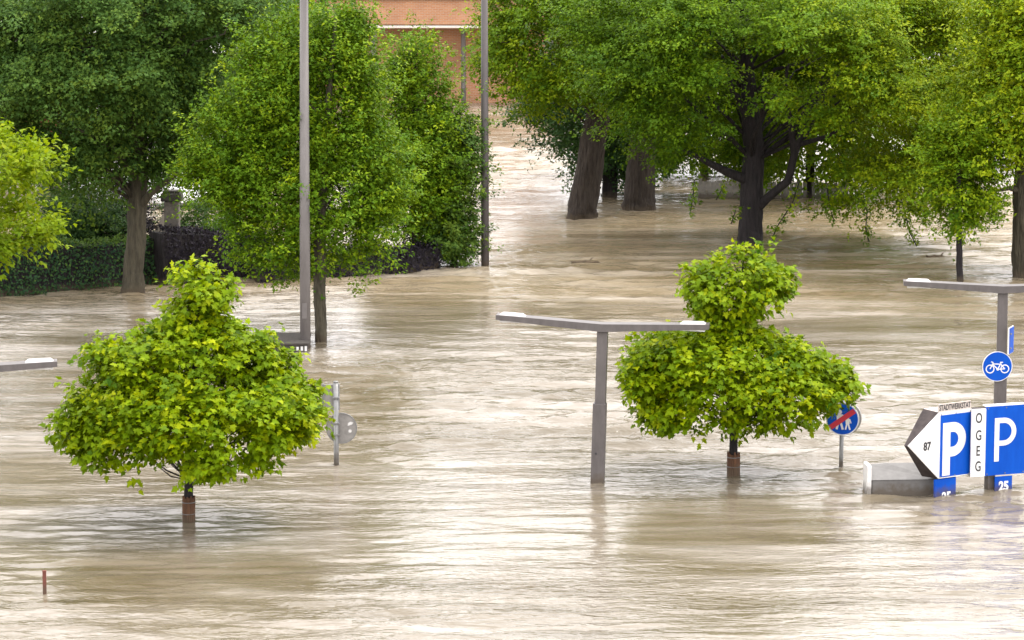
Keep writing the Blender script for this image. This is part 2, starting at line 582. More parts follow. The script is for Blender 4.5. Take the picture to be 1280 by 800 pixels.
def crown_points(rng, prof, Y0, n, k=0.9, inner=0.25, amp=0.16, keep=None, clump=6, cs=0.30, flat=0.62):
    n, per_clump = max(8, n // clump), clump
    """points filling a crown whose outline (pixel rows -> left, right) stands at distance Y0"""
    py = np.array([p[0] for p in prof], float)
    xl = np.array([p[1] for p in prof], float)
    xr = np.array([p[2] for p in prof], float)
    ph = rng.uniform(0, 6.28, 8)
    wid = xr - xl
    yy = np.linspace(py[0], py[-1], 400)
    wgt = np.interp(yy, py, wid) ** 1.3 + 1
    cdf = np.cumsum(wgt) / wgt.sum()
    s = ppm(Y0)
    N0 = int(n * 1.9)
    y = np.interp(rng.random(N0), cdf, yy)
    a = np.interp(y, py, wid) / 2
    c = np.interp(y, py, (xl + xr) / 2)
    th = rng.uniform(0, 2 * np.pi, N0)
    r = np.where(rng.random(N0) < inner, np.sqrt(rng.random(N0)), 1 - np.abs(rng.normal(0, 0.13, N0)))
    zz = y / 60.0
    lump = (np.sin(3 * th + ph[0] + zz * 1.3) * 0.4 + np.sin(5 * th + ph[1] - zz * 2.1) * 0.35 + np.sin(2 * th + ph[2] + zz * 3.7) * 0.35
            + np.sin(8 * th + ph[3] + zz * 4.4) * 0.3)
    r = np.clip(r, 0.02, 1.05) * (1 - amp * 0.55 + amp * lump * 0.6)
    dx = r * np.cos(th)
    dy = r * np.sin(th)
    px = c + a * dx
    f_ = np.clip((y - py[0]) / (py[-1] - py[0]), 0, 1)
    y = y - a * k * 0.19 * f_ * f_ * (3 - 2 * f_)        # seen from above: the near lower rim is what bounds the crown below
    X = np.empty((N0, 3))
    fy = FW.y - (y - CY) / F * UP.y
    fz = FW.z - (y - CY) / F * UP.z
    t = Y0 / fy
    X[:, 0] = (px - CX) / F * t
    X[:, 1] = Y0 + a / s * k * dy
    X[:, 2] = HC + fz * t
    dwa = np.interp(y + 8, py, wid) - np.interp(y - 8, py, wid)
    o = np.stack([np.cos(th), np.sin(th), np.clip(-dwa / 32.0 * -1, -1, 1) * 0 + np.clip(dwa / 24.0, -0.7, 1.2)], 1)
    ok = X[:, 2] > 0.15
    if keep is not None:
        ok &= keep(px, y, dy, rng)
    X, o = X[ok][:n], nz(o[ok][:n])
    m = len(X)                                           # shoots gather into clumps with gaps between them
    sz = np.repeat(rng.uniform(0.6, 1.3, (m, 1)), per_clump, 0)
    off = rng.normal(0, 1, (m * per_clump, 3)) * np.array([1, 1, flat]) * cs * sz
    X = np.repeat(X, per_clump, 0) + off
    o = nz(np.repeat(o, per_clump, 0) + off / cs * 0.55)
    g_ = X[:, 2] > 0.12
    return X[g_], o[g_]


def branches(mb, rng, axis_pts, targets, org, r0, sides=5, bend=0.12):
    """limbs from the nearest lower point of the trunk axis out to crown points"""
    ax = np.array([list(p) for p in axis_pts])
    for i, tg in enumerate(targets):
        d = np.linalg.norm(ax[:, :2] - tg[None, :2], axis=1)
        zw = tg[2] - 0.55 * d.min() - 0.3
        j = np.argmin(np.abs(ax[:, 2] - zw))
        p0, p3 = ax[j], tg
        L = np.linalg.norm(p3 - p0)
        pts = []
        for q in range(6):
            f = q / 5
            p = p0 * (1 - f) + p3 * f
            p = p + np.array([0, 0, bend * L * math.sin(math.pi * f)]) + rng.normal(0, 0.035 * L, 3) * (0 < q < 5)
            pts.append(Vector(p) - org)
        rr = r0 * rng.uniform(0.6, 1.0) * min(1.0, 0.35 + L / 6)
        mb.tube(pts, [rr * (1 - 0.82 * f / 5) for f in range(6)], sides, True, 0.06, i)


def trunk_mesh(mb, pts, rad, org, sides=20, seed=1, wob=0.05, sub=5):
    """trunk through the given points, refined and slightly uneven, roots below the water"""
    P, R = [], []
    for i in range(len(pts) - 1):
        for q in range(sub):
            f = q / sub
            P.append(Vector(pts[i]).lerp(Vector(pts[i + 1]), f))
            R.append(rad[i] * (1 - f) + rad[i + 1] * f)
    P.append(Vector(pts[-1]))
    R.append(rad[-1])
    rg = random.Random(seed)
    for i in range(1, len(P) - 1):
        P[i] = P[i] + Vector((rg.uniform(-1, 1), rg.uniform(-1, 1), 0)) * min(R[i] * 0.07, (P[i + 1] - P[i]).length * 0.06)
    mb.tube([p - org for p in P], R, sides, True, wob, seed)


def tree(name, label, cat, base, path, rad, profs, leafmat, barkmat, seed, n=1500, per=16, L=0.9, Wd=0.35, H=0.16, leaf=0.13,
         k=0.9, inner=0.25, amp=0.16, group=None, nb=40, r0=0.07, keep=None, tone=0.45, tone_c=0.2, up=0.7, lift=0.25, extra=None, shape=TRI,
         limbs=(), tone_dir=None, clump=16, cs=0.42, flat=0.5):
    """a tree with trunk, limbs, branches and a crown of single leaves.
    path: trunk axis as pixels seen at the trunk's distance; profs: crown outlines with depth offsets"""
    if shape is TRI:
        per, leaf = int(per * 1.9), leaf * 0.80
    rng = np.random.default_rng(seed)
    g = ground(*base)
    Y0 = g.y
    root = empty(name, (g.x, g.y, 0), label, cat, group)
    org = Vector((g.x, g.y, 0))
    pts = [Vector((g.x, g.y, -1.2))] + [at(px, py, Y0) for px, py in path]
    mb = MB()
    trunk_mesh(mb, pts, [rad[0] * 1.12] + list(rad), org, 40, seed, 0.085, 8)
    mb.build('trunk', M[barkmat], root)
    for li, (lp, lr) in enumerate(limbs):
        mb = MB()
        trunk_mesh(mb, [at(a, b, Y0 + c) for a, b, c in lp], lr, org, 12, seed + li, 0.07, 4)
        mb.build('limb', M[barkmat], root)
    allP = []
    cents = []
    for pi, (prof, dy, share) in enumerate(profs):
        cen, out = crown_points(rng, prof, Y0 + dy, int(n * share), k, inner, amp, keep, clump, cs, flat)
        cents.append(cen)
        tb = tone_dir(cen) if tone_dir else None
        allP.append(sprays(rng, cen, out, per, L, Wd, H, leaf, up, lift, tone, tone_c * 0.7, 0.09, tb))
    if extra:
        for chain in extra:
            q = [at(a, b, Y0 + c) for a, b, c in chain]
            pts = []
            for i in range(len(q) - 1):
                for f in np.linspace(0, 1, 5)[:-1]:
                    pts.append(np.array(q[i].lerp(q[i + 1], float(f))))
            cen = np.array(pts)
            o = nz(rng.normal(0, 1, (len(cen), 3)) * np.array([1, 1, 0.4]) + np.array([0, 0, -0.3]))
            allP.append(sprays(rng, cen + rng.normal(0, 0.05, cen.shape), o, 22, 0.45, 0.2, 0.1, leaf, up, 0, tone - 0.1, tone_c))
    P, A, Nn, S, T = (np.concatenate([a[i] for a in allP]) for i in range(5))
    ok = P[:, 2] > 0.05
    me = leaf_mesh('crown', P[ok] - np.array(org), A[ok], Nn[ok], S[ok], T[ok], shape)
    link_mesh('crown', me, M[leafmat], root, 'stuff')
    if nb:
        cen = np.concatenate(cents)
        pick = rng.choice(len(cen), min(nb, len(cen)), replace=False)
        axis = []
        for i in range(1, len(pts_ := [at(px, py, Y0) for px, py in path])):
            for f in np.linspace(0, 1, 6):
                axis.append(np.array(pts_[i - 1].lerp(pts_[i], float(f))))
        lo = 0.35 * max(p[2] for p in axis)
        axis = [p for p in axis if p[2] > min(lo, 2.5)]
        mb = MB()
        branches(mb, rng, axis, cen[pick], org, r0)
        if extra:
            for chain in extra:
                mb.tube([at(a, b, Y0 + c) - org for a, b, c in chain], [0.018] * len(chain), 4)
        mb.build('branches', M[barkmat], root, 'stuff')
    return root


# ================================================================== SETTING
def axis_grid(lo, hi, step, far_lo, far_hi):
    inner = np.arange(lo, hi + step * 0.5, step)
    a = lo - np.geomspace(step * 2, lo - far_lo, 16)[::-1]
    b = hi + np.geomspace(step * 2, far_hi - hi, 16)
    return np.concatenate([a, inner, b])


def water_mesh():
    rng = np.random.default_rng(3)
    ys = [51.0]
    while ys[-1] < 185:                               # finer near the eye, where the ripples show larger
        ys.append(ys[-1] + 0.085 * (ys[-1] / 58.0) ** 1.2)
    ys = np.array(ys)
    ys = np.concatenate([51.0 - np.geomspace(0.3, 350, 12)[::-1], ys, ys[-1] + np.geomspace(0.6, 4500, 20)])
    xs = axis_grid(-29, 31, 0.28, -2500, 2500)
    X, Y = np.meshgrid(xs, ys)
    Z = np.zeros_like(X)
    # gusts and currents: patches where the surface is rougher or smoother
    P = np.zeros_like(X)
    for _ in range(14):
        kx, ky = rng.normal(0, 0.16), rng.normal(0, 0.45)
        P += np.sin(kx * X + ky * Y + rng.uniform(0, 6.28)) / 14 ** 0.5
    P = np.clip(0.8 + 0.5 * P, 0.25, 1.7)
    for i in range(100):
        lam = 0.30 * (2.0 / 0.30) ** rng.random()
        th = rng.normal(0, 0.36) + (math.pi if rng.random() < 0.5 else 0)
        k = 2 * math.pi / lam
        sl = 0.048 * rng.uniform(0.6, 1.3) * (1.0 if lam < 0.8 else 0.42)
        Z += sl / k * np.sin(k * (math.sin(th) * X + math.cos(th) * Y) + rng.uniform(0, 6.28) + 1.4 * np.sin(0.21 * X + rng.uniform(0, 6.28)) + 0.9 * np.sin(0.33 * Y + rng.uniform(0, 6.28)))
    fade = np.clip((X + 31) / 4, 0, 1) * np.clip((33 - X) / 4, 0, 1) * np.clip((Y - 50) / 2, 0, 1) * np.clip((186 - Y) / 12, 0, 1)
    Z *= P * fade
    # wash round everything that stands in the current, trailing to the right
    for px, py, r in ((235, 654, .12), (917, 593, .13), (747, 603, .15), (1051, 584, .06), (420, 581, .07), (401, 427, .17), (938, 309, .5), (727, 273, .5),
                      (799, 262, .55), (166, 366, .33), (606, 332, .12), (1200, 352, .1), (1281, 346, .37), (1180, 621, .25), (1253, 615, .25), (56, 742, .05), (381, 436, .14)):
        g = ground(px, py)
        dx, dy = X - g.x, Y - g.y
        d = np.sqrt((dx * np.where(dx > 0, 0.45, 1.2)) ** 2 + dy ** 2) - r
        A = 0.034 * min(1.0, 0.4 + r * 2) * np.exp(-np.maximum(d, 0) / (0.5 + r))
        Z += A * np.cos(np.maximum(d, 0) * 2 * math.pi / 0.42)
    ny, nx = X.shape
    V = np.stack([X, Y, Z], -1).reshape(-1, 3)
    i = np.arange(ny - 1)[:, None] * nx + np.arange(nx - 1)[None]
    Q = np.stack([i, i + 1, i + 1 + nx, i + nx], -1).reshape(-1, 4)
    me = bpy.data.meshes.new('water')
    me.vertices.add(len(V)); me.vertices.foreach_set('co', V.ravel())
    me.loops.add(Q.size); me.loops.foreach_set('vertex_index', Q.ravel().astype(np.int32))
    me.polygons.add(len(Q)); me.polygons.foreach_set('loop_start', (np.arange(len(Q)) * 4).astype(np.int32))
    me.polygons.foreach_set('use_smooth', np.ones(len(Q), bool))
    me.update(calc_edges=True)
    return me


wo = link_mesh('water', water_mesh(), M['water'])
tag(wo, kind='structure')

# ---- brick building far behind
gb = ground(520, 129)
BY = gb.y
sB = ppm(BY)
root = empty('brick_building', (gb.x, BY, 0), 'orange brick building with a white ledge at the far end of the water', 'building')
xL = at(300, 100, BY).x - gb.x
xR = at(705, 100, BY).x - gb.x
zl = at(500, 33, BY - 2.0).z
zt = at(500, 2, BY - 2.0).z
W_, xm = xR - xL, (xL + xR) / 2
mb = MB(); mb.box((xm, 4.2, zl / 2 - 0.6), (W_, 8, zl + 1.1 - 0.05)); mb.build('wall', M['brick'], root)
mb = MB(); mb.box((xm, 3.0, (zl + zt) / 2 + 0.08), (W_ + 0.4, 10, zt - zl - 0.02)); mb.build('parapet_wall', M['brick'], root)
mb = MB(); mb.box((xm, 2.95, zl - 0.02), (W_ + 0.6, 10.2, 0.12), bev=0.02); mb.build('ledge', M['concrete'], root)
mb = MB(); mb.box((xm, 2.95, zt + 0.17), (W_ + 0.6, 10.2, 0.16), bev=0.02); mb.build('ledge', M['concrete'], root)
mb = MB(); mb.box((xm, 5.0, zt + 2.0), (W_ - 1.0, 6, 3.5)); mb.build('upper_wall', M['brick'], root)
for px in (467, 325, 688):
    xc = at(px, 60, BY - 1.6).x - gb.x
    mb = MB(); mb.box((xc, -1.6, (zl - 1.1) / 2), (0.3, 0.3, zl + 0.9), bev=0.02); mb.build('column', M['pole'], root)
for i in range(6):
    mb = MB(); mb.box((xL + 1.6 + i * (W_ - 3) / 5, 1.98, zt + 2.1), (1.3, 0.1, 1.5)); wf = mb.build('window', M['concrete'], root)
    mb = MB(); mb.box((xL + 1.6 + i * (W_ - 3) / 5, 1.92, zt + 2.1), (1.1, 0.06, 1.3)); mb.build('pane', M['glass'], wf)

# ---- beige house behind the trees on the left
gh = ground(20, 238)
s = ppm(gh.y)
root = empty('beige_house', (gh.x, gh.y, 0), 'beige rendered house showing between the leaves at the left edge', 'house')
mb = MB(); mb.box((-1.6, 3, 0.55), (5.6, 6, 3.4)); mb.build('wall', M['render'], root)
mb = MB(); mb.poly([(-4.9, -0.5, 2.25), (1.6, -0.5, 2.25), (1.6, 6.5, 2.25), (-4.9, 6.5, 2.25), (-4.9, 3, 4.0), (1.6, 3, 4.0)],
                   [(0, 1, 5, 4), (2, 3, 4, 5), (0, 4, 3), (1, 2, 5), (0, 3, 2, 1)]); mb.build('roof', M['tile'], root)
mb = MB(); mb.tube([(1.05, -0.08, -1), (1.05, -0.08, 2.2)], [0.06, 0.06], 8); mb.build('downpipe', M['bark'], root)
for x in (-3.2, -0.6):
    mb = MB(); mb.box((x, -0.02, 1.2), (0.9, 0.08, 1.1)); wf = mb.build('window', M['white'], root)
    mb = MB(); mb.box((x, -0.07, 1.2), (0.75, 0.05, 0.95)); mb.build('pane', M['glass'], wf)

# ---- white tent
gt = ground(236, 262)
s = ppm(gt.y)
root = empty('tent', (gt.x, gt.y, 0), 'white peaked tent roof behind the stone gate pillar', 'tent')
ze = at(236, 246, gt.y).z
za = at(236, 212, gt.y + 1.6).z
hw = 46 / s
mb = MB()
q = [(-hw, 0, ze), (hw, 0, ze), (hw, 3.2, ze), (-hw, 3.2, ze), (0.1, 1.6, za)]
qi = [(x, y, z - 0.22) for x, y, z in q[:4]]
mb.poly(q + qi, [(0, 1, 4), (1, 2, 4), (2, 3, 4), (3, 0, 4), (0, 5, 6, 1), (1, 6, 7, 2), (2, 7, 8, 3), (3, 8, 5, 0)])
mb.build('canopy', M['canvas'], root)
for x, y in ((-hw + .05, .05), (hw - .05, .05), (hw - .05, 3.15), (-hw + .05, 3.15)):
    mb = MB(); mb.tube([(x, y, -1.2), (x, y, ze - 0.05)], [0.03, 0.03], 6); mb.build('pole', M['galv'], root)

# ---- pale slatted fence behind the right trees
ga, gz = ground(872, 247), ground(1062, 249)
root = empty('slatted_fence', (ga.x, ga.y, 0), 'pale grey fence of upright boards standing in the water behind the broad tree', 'fence')
d = gz - ga
L = d.length
yaw = math.atan2(d.y, d.x)
root.rotation_euler = (0, 0, yaw)
mb = MB()
rg = random.Random(4)
nsl = int(L / 0.16)
for i in range(nsl):
    mb.box((i * 0.16 + 0.08, 0, -0.1 + rg.uniform(-0.006, 0.006)), (0.148, 0.03, 1.4))
mb.build('boards', M['fence'], root, 'stuff')
mb = MB(); mb.box((L / 2, 0.045, 0.35), (L, 0.05, 0.09)); mb.build('rail', M['fence'], root)
mb = MB(); mb.box((L / 2, 0.045, 0.08), (L, 0.05, 0.09)); mb.build('rail', M['fence'], root)
for i in range(4):
    mb = MB(); mb.box((0.1 + i * (L - 0.2) / 3, 0.12, -0.05), (0.1, 0.1, 1.6)); mb.build('post', M['fence'], root)

# ---- stone gate pillar
gp = ground(213, 351)
s = ppm(gp.y)
root = empty('gate_pillar', (gp.x, gp.y + 0.6, 0), 'square stone gate pillar with a dark projecting cap between hedge and tree', 'pillar')
zc = at(213, 254, gp.y).z
mb = MB(); mb.box((0.02, 0, zc / 2 - 0.5), (0.44, 0.44, zc + 1.0), bev=0.03); mb.build('shaft', M['stone'], root)
mb = MB(); mb.box((0.02, 0, zc + 0.13), (0.62, 0.62, 0.24), bev=0.03); mb.box((0.02, 0, zc + 0.29), (0.5, 0.5, 0.08), bev=0.02); mb.build('cap', M['stone_dark'], root)
gq = ground(200, 350)
mb = MB()
zq = at(200, 262, gq.y + 1.0).z
mb.prism([(-0.38, -1.0), (0.22, -1.0), (0.22, zq), (0.05, zq), (-0.38, at(196, 294, gq.y + 1.0).z)], 0.95, 1.25)
o = mb.build('garden_wall', M['render'])
o.location = (gq.x + 0.05, gq.y, 0)
tag(o, 'short beige wall end with sloping top beside the gate pillar', 'wall')


# ---- hedges
def hedge(name, label, cat, p0, p1, h0, h1, depth, leafmat, seed, dens=260, size=0.07, top_bright=0.0, group=None):
    rng = np.random.default_rng(seed)
    a, b = ground(*p0), ground(*p1)
    root = empty(name, (a.x, a.y, 0), label, cat, group)
    org = np.array([a.x, a.y, 0])
    d = np.array([b.x - a.x, b.y - a.y, 0.0])
    L = np.linalg.norm(d)
    t = d / L
    nn = np.array([t[1], -t[0], 0])                     # towards the camera
    mb = MB()
    q = []
    i0 = 0.1
    for (u, hh) in ((0, h0 - i0), (L, h1 - i0)):
        for dd in (i0, depth - i0):
            for z in (-0.6, hh):
                q.append(t * u - nn * dd + np.array([0, 0, z]))
    mb.poly(q, [(0, 1, 5, 4), (2, 3, 7, 6), (1, 3, 7, 5), (0, 1, 3, 2), (4, 5, 7, 6)])
    mb.build('dark_core', M['bark_dark'], root)  # solid dark box filling the hedge behind its leaf layer
    n1 = int(L * max(h0, h1) * dens)
    u = rng.random(n1) * L
    hh = h0 + (h1 - h0) * u / L + 0.05 * np.sin(u * 2.3) + 0.04 * np.sin(u * 5.1 + 1)
    z = rng.random(n1) * hh
    bul = 0.05 * np.sin(u * 3.1 + z * 2.0) + 0.04 * np.sin(u * 7.0 - z * 5)
    P1 = t * u[:, None] + nn * (bul + rng.normal(0, 0.05, n1))[:, None] + np.array([0, 0, 1.0]) * z[:, None]
    N1 = nn * 0.8 + np.array([0, 0, 0.35]) + rng.normal(0, 0.4, (n1, 3))
    n2 = int(L * depth * dens * 1.1)
    u2 = rng.random(n2) * L
    h2 = h0 + (h1 - h0) * u2 / L + 0.05 * np.sin(u2 * 2.3) + 0.04 * np.sin(u2 * 5.1 + 1)
    P2 = t * u2[:, None] - nn * (rng.random(n2) * depth)[:, None] + np.array([0, 0, 1.0]) * (h2 + rng.normal(0, 0.05, n2))[:, None]
    N2 = np.array([0, 0, 1.0]) + rng.normal(0, 0.4, (n2, 3))
    n3 = int(depth * h1 * dens)
    P3 = t * (L + rng.normal(0, 0.05, n3))[:, None] - nn * (rng.random(n3) * depth)[:, None] + np.array([0, 0, 1.0]) * (rng.random(n3) * h1)[:, None]
    N3 = t * 0.8 + rng.normal(0, 0.5, (n3, 3))
    P = np.concatenate([P1, P2, P3]); Nn = np.concatenate([N1, N2, N3])
    A = rng.normal(0, 1, P.shape) + np.array([0, 0, -0.3])
    T = np.clip(rng.normal(0.4, 0.2, len(P)), 0, 1)
    T[n1:n1 + n2] = np.clip(T[n1:n1 + n2] + top_bright, 0, 1)   # leaves on the clipped top take a lighter tone
    me = leaf_mesh('foliage', P, A, Nn, size * rng.uniform(0.7, 1.3, len(P)), T, RHOMB)
    link_mesh('foliage', me, M[leafmat], root, 'stuff')
    return root


hedge('clipped_hedge', 'low dark green clipped hedge standing in the water behind the left trunk', 'hedge', (-60, 378), (216, 352), 1.52, 1.25, 1.0, 'leaf_hedge', 11, 300, 0.10, 0.5)
hedge('purple_hedge', 'dark purple hedge right of the stone gate pillar', 'hedge', (206, 357), (338, 345), 1.62, 1.28, 1.0, 'leaf_purple', 12, 300, 0.10)
hedge('purple_hedge', 'low dark hedge under the bushy tree beside the tall pole', 'hedge', (325, 353), (550, 338), 0.85, 0.78, 0.9, 'leaf_purple', 13, 300, 0.10)

# ================================================================== TREES
G_BACK = 'trees far behind, closing the view'
# far background
for (bx, by, prof, mat, sd, lab) in (
    (60, 236, [(-50, 20, 110), (-30, -60, 190), (0, -110, 230), (100, -110, 230), (170, -80, 200), (205, -30, 150)], 'leaf_bluish', 101, 'far dark tree behind the left trunk, left of the pair there'),
    (290, 226, [(-45, 250, 340), (-20, 190, 375), (20, 165, 400), (110, 170, 395), (170, 190, 370), (212, 240, 330)], 'leaf_bluish', 102, 'far dark tree hidden between the left trunk and the tall pole'),
    (880, 218, [(-60, 830, 930), (-20, 760, 980), (20, 730, 1010), (110, 740, 1000), (165, 760, 985), (205, 800, 950)], 'leaf_dark', 103, 'far dark green tree behind the broad tree trunk'),
    (1012, 248, [(-60, 950, 1070), (0, 910, 1120), (60, 900, 1130), (140, 910, 1120), (195, 940, 1100), (228, 960, 1080)], 'leaf_oak', 104, 'far slim trunked tree in front of the pale fence'),
    (1180, 205, [(-60, 1120, 1240), (-20, 1050, 1310), (40, 1040, 1330), (130, 1050, 1310), (180, 1090, 1270)], 'leaf_dark', 105, 'far dark tree behind the sapling on the right'),
):
    top = prof[0][0]
    tree('background_tree', lab, 'tree', (bx, by), [(bx, by - 2), (bx + 2, (by + top) / 2 + 40), (bx, top + 60)], [0.17, 0.14, 0.04], [(prof, 0, 1)], mat, 'bark_dark', sd,
         n=1400, per=14, L=1.3, Wd=0.5, H=0.3, leaf=0.28, nb=25, r0=0.07, group=G_BACK, tone=0.4)

# big dark tree left
tree('dark_tree', 'big dark green tree with a thick brown trunk in front of the clipped hedge', 'tree', (166, 366),
     [(166, 364), (167, 340), (171, 280), (173, 215), (172, 120), (176, 0), (172, -40)], [0.34, 0.29, 0.27, 0.26, 0.21, 0.15, 0.05],
     [([(-62, 80, 260), (-48, 20, 330), (-30, -20, 370), (-5, -50, 380), (40, -60, 360), (100, -50, 310), (150, -40, 275), (185, -10, 238), (212, 40, 218), (240, 70, 205)], 0, 1)],
     'leaf_dark', 'bark_green', 21, n=6500, per=18, L=0.95, Wd=0.38, H=0.2, leaf=0.14, k=0.8, inner=0.3, nb=60, r0=0.075, tone=0.5, tone_c=0.22, amp=0.24, clump=40, cs=0.55, flat=0.5,
     limbs=[([(172, 262, 0), (190, 240, -0.4), (215, 222, -0.9), (240, 205, -1.3)], [0.13, 0.10, 0.07, 0.03]),
            ([(171, 220, 0), (140, 185, -0.8), (95, 160, -1.5)], [0.13, 0.09, 0.04])])

# hornbeam with the young trunk by the tall pole
tree('hornbeam_tree', 'dense bright green pointed tree with slim trunk beside the tall grey pole', 'tree', (401, 427),
     [(401, 425), (401, 400), (399, 345), (402, 250), (410, 130), (420, 20)], [0.155, 0.15, 0.16, 0.13, 0.09, 0.03],
     [([(-14, 412, 434), (8, 392, 444), (32, 345, 452), (60, 312, 462), (95, 292, 470), (130, 270, 480), (170, 250, 490), (205, 237, 498), (240, 240, 500), (270, 252, 498), (290, 268, 494), (304, 286, 486), (318, 305, 474), (330, 330, 456), (338, 360, 436)], 0.7, 1)],
     'leaf_hornbeam', 'bark_green', 22, n=5200, per=16, L=0.75, Wd=0.26, H=0.14, leaf=0.12, k=0.5, inner=0.3, nb=50, r0=0.05, tone=0.5, tone_c=0.2, lift=0.8, amp=0.18, clump=22, cs=0.33, flat=0.95)
tree('hornbeam_tree', 'pointed green tree partly behind the hornbeam, its tip before the pale brick wall', 'tree', (520, 333),
     [(520, 331), (520, 250), (520, 120), (518, 60)], [0.14, 0.12, 0.07, 0.02],
     [([(44, 516, 526), (60, 505, 538), (90, 494, 548), (130, 482, 556), (170, 474, 562), (215, 468, 566), (250, 466, 560), (275, 470, 552), (292, 480, 545)], 0, 1)],
     'leaf_hornbeam', 'bark_green', 23, n=2200, per=16, L=0.8, Wd=0.28, H=0.15, leaf=0.13, nb=25, r0=0.04, tone=0.5, tone_c=0.2, lift=0.8, clump=22, cs=0.33, flat=0.95, amp=0.2)
tree('tall_shrub', 'leafy shrub reaching down to the water left of the second tall pole', 'shrub', (568, 331),
     [(568, 329), (570, 280), (572, 190)], [0.10, 0.08, 0.02],
     [([(140, 562, 585), (160, 545, 578), (190, 538, 583), (230, 536, 582), (265, 534, 579), (300, 532, 576), (326, 530, 574), (340, 530, 572)], 0, 1)],
     'leaf_dark', 'bark_dark', 24, n=1500, per=15, L=0.6, Wd=0.26, H=0.14, leaf=0.13, nb=15, r0=0.03, tone=0.6, tone_c=0.26)

# left edge tree
tree('young_tree', 'yellow green tree reaching in from the left edge above the hedge', 'tree', (-92, 500),
     [(-92, 498), (-90, 400), (-88, 290), (-85, 195)], [0.13, 0.12, 0.09, 0.03],
     [([(166, -130, -5), (176, -205, 20), (190, -220, 45), (210, -230, 80), (226, -235, 92), (242, -230, 60), (256, -230, 45)], 0, 0.55),
      ([(262, -230, 50), (280, -230, 80), (296, -225, 94), (312, -215, 62), (330, -190, 52), (344, -150, 40)], 0, 0.45)],
     'leaf_yellow', 'bark', 25, n=1300, per=16, shape=RHOMB, clump=10, cs=0.25, L=0.55, Wd=0.26, H=0.1, leaf=0.15, nb=25, r0=0.04, tone=0.5, tone_c=0.22, k=0.8)

# right group
tree('ivy_tree', 'dark bushy tree between the leaning trunk and the upright thick trunk', 'tree', (762, 246),
     [(762, 244), (762, 180), (764, 60)], [0.28, 0.25, 0.1],
     [([(30, 700, 830), (70, 675, 855), (110, 652, 862), (150, 650, 860), (180, 668, 850), (205, 690, 838), (222, 715, 812), (238, 745, 782)], 0.5, 1)],
     'leaf_bluish', 'bark_dark', 31, n=2400, per=15, L=0.9, Wd=0.35, H=0.2, leaf=0.16, nb=20, r0=0.05, tone=0.45)
tree('leaning_tree', 'thick brown trunk leaning to the right, leftmost of the right hand group', 'tree', (727, 273),
     [(727, 271), (729, 255), (736, 215), (746, 155), (756, 60), (760, -40)], [0.52, 0.50, 0.46, 0.42, 0.32, 0.12],
     [([(-50, 690, 800), (-35, 640, 840), (-10, 616, 850), (30, 604, 845), (65, 604, 825), (95, 612, 800), (120, 636, 770), (142, 655, 735)], 0, 1)],
     'leaf_oak', 'bark', 32, n=2800, per=16, L=0.95, Wd=0.4, H=0.18, leaf=0.16, nb=35, r0=0.06, tone=0.5, tone_c=0.2, lift=0.1, clump=36, cs=0.52, flat=0.42,
     keep=lambda px, y, dy, rng: ~((y > 118) & (dy < 0.3)))
tree('thick_trunk_tree', 'tree with a thick upright dark trunk, right of the leaning trunk', 'tree', (799, 262),
     [(799, 260), (799, 245), (803, 190), (806, 120), (808, 0)], [0.60, 0.54, 0.48, 0.40, 0.2],
     [([(-45, 770, 860), (-25, 730, 890), (20, 720, 900), (90, 730, 890), (140, 750, 870), (165, 780, 850)], 1, 1)],
     'leaf_dark', 'bark', 33, n=1800, per=15, L=0.95, Wd=0.4, H=0.18, leaf=0.16, nb=20, r0=0.06, tone=0.5)


def oak_keep(px, y, dy, rng):
    under = (np.abs(px - 940) < 75) & (y > 150) & (dy < 0.45)
    win = (np.abs(px - 968) < 85) & (y > 55) & (y <= 150) & (dy < 0.3) & (rng.random(len(px)) < 0.82)
    return ~(under | win)


